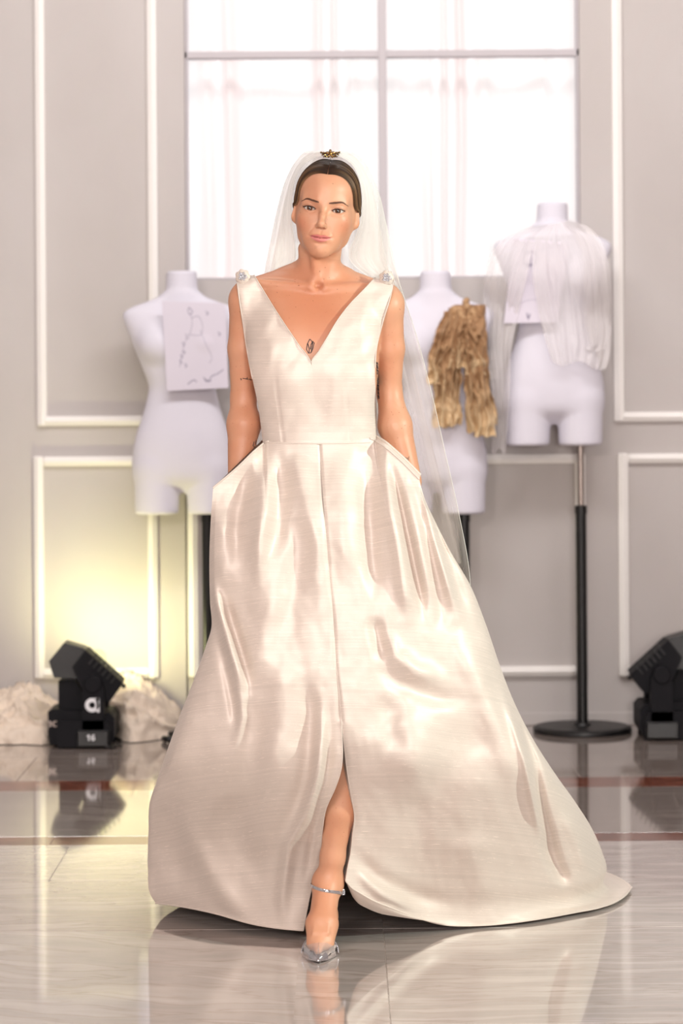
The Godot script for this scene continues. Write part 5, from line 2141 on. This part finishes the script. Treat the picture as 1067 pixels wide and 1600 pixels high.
# one px of the photograph at the light is 1/423 m; x, y given in px from (131, 1168)
func moving_light(o: Node3D, lettered: bool) -> void:
	var s := 1.0 / 423.0
	var flip := 1.0 if lettered else -1.0
	var V := func(x: float, y: float, z: float) -> Vector3: return Vector3(flip * (x - 131) * s, (1168 - y) * s, z)
	var base := Buf.new()
	# bottom housing with sloping shoulders
	var outline := []
	for q in [[78, 1164], [75, 1150], [75, 1112], [83, 1108], [172, 1114], [179, 1122], [179, 1152], [172, 1164]]:
		var p: Vector3 = V.call(q[0], q[1], 0)
		outline.append(Vector2(p.x, p.y))
	base.prism(Transform3D.IDENTITY, outline, -0.17, 0.06)
	outline = []
	for q in [[92, 1166], [88, 1140], [96, 1124], [168, 1124], [175, 1140], [170, 1166]]:
		var p: Vector3 = V.call(q[0], q[1], 0)
		outline.append(Vector2(p.x, p.y))
	base.prism(Transform3D.IDENTITY, outline, -0.15, 0.10)
	for x in [96, 168]:
		for z in [0.07, -0.13]:
			var p: Vector3 = V.call(x, 1166, z)
			base.lathe(Transform3D(Basis.IDENTITY, Vector3(p.x, 0, z)), [Vector2(0.0, 0.0), Vector2(0.016, 0.0), Vector2(0.014, 0.014), Vector2(0.0, 0.014)], 12)
	part("base", base, M.fixture, o)
	var panel := Buf.new()
	panel.box(Transform3D(Basis.IDENTITY, V.call(147, 1152, 0.104)), Vector3(0.118, 0.062, 0.02), 0.006)
	part("front_panel", panel, M.black, o)
	# yoke arms: front and back, with the round tilt bearings
	for z in [0.075, -0.125]:
		var arm := Buf.new()
		outline = []
		for q in [[130, 1140], [131, 1076], [138, 1058], [148, 1053], [158, 1058], [164, 1076], [164, 1140]]:
			var p: Vector3 = V.call(q[0], q[1], 0)
			outline.append(Vector2(p.x, p.y))
		arm.prism(Transform3D.IDENTITY, outline, z - 0.025, z + 0.025)
		arm.lathe(Transform3D(Basis(Vector3(1, 0, 0), PI / 2), V.call(147, 1068, z)), [Vector2(0.0, 0.032), Vector2(0.028, 0.032), Vector2(0.033, 0.027), Vector2(0.033, -0.03), Vector2(0.0, -0.03)], 24)
		part("yoke_arm", arm, M.fixture, o)
	var block := Buf.new()
	outline = []
	for q in [[90, 1140], [90, 1066], [116, 1062], [130, 1090], [130, 1140]]:
		var p: Vector3 = V.call(q[0], q[1], 0)
		outline.append(Vector2(p.x, p.y))
	block.prism(Transform3D.IDENTITY, outline, -0.12, 0.02)
	part("yoke_block", block, M.fixture, o)
	# the head: a tapered housing, tilted half over
	var head_ := Buf.new()
	outline = []
	for q in [[113, 1043], [134, 1016], [191, 1067], [188, 1075], [172, 1097], [150, 1100], [128, 1078]]:
		var p: Vector3 = V.call(q[0], q[1], 0)
		outline.append(Vector2(p.x, p.y))
	head_.prism(Transform3D.IDENTITY, outline, -0.098, 0.048)
	var nose := Buf.new()
	outline = []
	for q in [[76, 1034], [100, 1005], [131, 1014], [134, 1018], [113, 1045], [124, 1062], [84, 1060], [80, 1048]]:
		var p: Vector3 = V.call(q[0], q[1], 0)
		outline.append(Vector2(p.x, p.y))
	var hull := []
	for p in Geometry2D.convex_hull(PackedVector2Array(outline)):
		hull.append(p)
	hull.pop_back()
	nose.prism(Transform3D.IDENTITY, hull, -0.085, 0.036)
	var hp := part("head", head_, M.fixture, o)
	part("head_cap", nose, M.black, hp)
	var fins := Buf.new()
	for k in 6:
		var t := k / 5.0
		var p: Vector3 = V.call(lerpf(146, 180, t), lerpf(1030, 1060, t), 0.049)
		fins.box(Transform3D(Basis(Vector3(0, 0, 1), flip * 0.9), p), Vector3(0.05, 0.005, 0.006), 0.001)
	part("cooling_fin", fins, M.black, hp)
	var knob := Buf.new()
	var kp: Vector3 = V.call(192, 1075, 0.0)
	knob.ball(kp, Vector3(0.009, 0.009, 0.02), 8, 12)
	part("knob", knob, M.black, hp)
	if not lettered:
		return
	# its lens looks back and up at the wall
	var lens := Buf.new()
	var lo: Vector3 = V.call(147, 1036, -0.100)
	lens.lathe(Transform3D(Basis(Vector3(1, 0, 0), -PI / 2), lo), [Vector2(0.0, 0.010), Vector2(0.02, 0.008), Vector2(0.036, 0.0)], 24, false)
	part("lens", lens, M.lens, hp)
	var l := SpotLight3D.new()
	l.name = "wall_beam"
	o.add_child(l)
	l.look_at_from_position(lo + Vector3(0, 0.0, -0.03), lo + Vector3(0.16, 0.34, -0.40))
	l.spot_angle = 84.0
	l.spot_angle_attenuation = 0.9
	l.spot_range = 12.0
	l.spot_attenuation = 2.0
	l.light_color = Color(1.0, 0.98, 0.72)
	l.light_energy = 0.42
	l.light_size = 0.04
	l.shadow_enabled = true
	# letter a: a ring with an upright at its right
	var mark := Buf.new()
	var c: Vector3 = V.call(146, 1100, 0.1005)
	var z0 := c.z - 0.0008
	var ring := 28
	var first := mark.v.size()
	for k in ring:
		var a := TAU * k / ring
		for q in [[0.0115, 0.0], [0.0115, 0.0016], [0.0262, 0.0016], [0.0262, 0.0]]:
			mark.put(Vector3(c.x + cos(a) * q[0], c.y + sin(a) * q[0], z0 + q[1]))
	for k in ring:
		for j in 3:
			var n0 := first + k * 4 + j
			var n1 := first + ((k + 1) % ring) * 4 + j
			mark.quad(n0, n1, n1 + 1, n0 + 1)
	mark.box(Transform3D(Basis.IDENTITY, Vector3(c.x + 0.0215, c.y, z0 + 0.0006)), Vector3(0.0115, 0.0524, 0.002), 0.0002)
	mark.box(Transform3D(Basis.IDENTITY, Vector3(c.x + 0.0185, c.y + 0.0205, z0 + 0.0006)), Vector3(0.016, 0.0114, 0.002), 0.0002)
	part("letter_mark", mark, M.print, o, "white letter a")
	for q in [["16", 144.0, 1150.0, 0.1155, 0.022], ["3C", 82.0, 1131.0, 0.0625, 0.022]]:
		var tm := TextMesh.new()
		tm.text = q[0]
		var sf := SystemFont.new()
		sf.font_names = PackedStringArray(["Droid Sans"])
		sf.font_weight = 700
		tm.font = sf
		tm.font_size = 32
		tm.pixel_size = q[4] / 23.0
		tm.depth = 0.0015
		var num := part("number_mark", tm, M.print if q[0] == "16" else M.steel, o)
		num.position = V.call(q[1], q[2], q[3])


# ---------------------------------------------------------------- crumpled cloth along the foot of the wall
func build_floor_cloth() -> void:
	var n := noise(91, 1.0, 4)
	var b := Buf.new()
	var rows := 70
	var cols := 260
	for r in rows:
		var v := r / (rows - 1.0)
		for k in cols:
			var u := k / (cols - 1.0)
			var px := lerpf(-60, 292, u)
			var tall := along(px, [-60, 0.16, 0, 0.15, 35, 0.185, 62, 0.17, 84, 0.13, 110, 0.11, 165, 0.17, 200, 0.225, 228, 0.19, 262, 0.12, 284, 0.07, 292, 0.0])
			var depth := along(px, [-60, 0.42, 30, 0.46, 85, 0.42, 130, 0.14, 172, 0.30, 200, 0.42, 250, 0.34, 280, 0.2, 292, 0.02])
			var z := WALL_Z + 0.03 + depth * v
			var x := at(px, 1130, z).x
			# steep at the front, sloping back to the wall, with rounded folds that run down and sideways
			var body := pow(clampf(1.0 - pow(v, 2.6), 0, 1), 0.62)
			var f1 := absf(n.get_noise_2d(x * 3.4 + v * 1.6, v * 2.6 - x * 1.2))
			var f2 := absf(n.get_noise_2d(x * 6.0 - v * 2.0 + 30, v * 3.5 + x * 2.0))
			var fold := 1.0 - 0.62 * sqrt(f1) - 0.20 * f2
			var y := tall * body * (0.42 + 0.72 * fold)
			z += 0.10 * (fold - 0.5) * smoothstep(0.3, 0.95, v) * smoothstep(0.0, 0.15, tall)
			b.put(Vector3(x, maxf(y, 0.003), maxf(z, WALL_Z + 0.02)), Vector2(u * 4, v))
	b.weave(0, rows, cols)
	lone("drop_cloth", b, M.cloth, "crumpled cream cloth heaped along the foot of the wall behind the lettered stage light", "cloth")
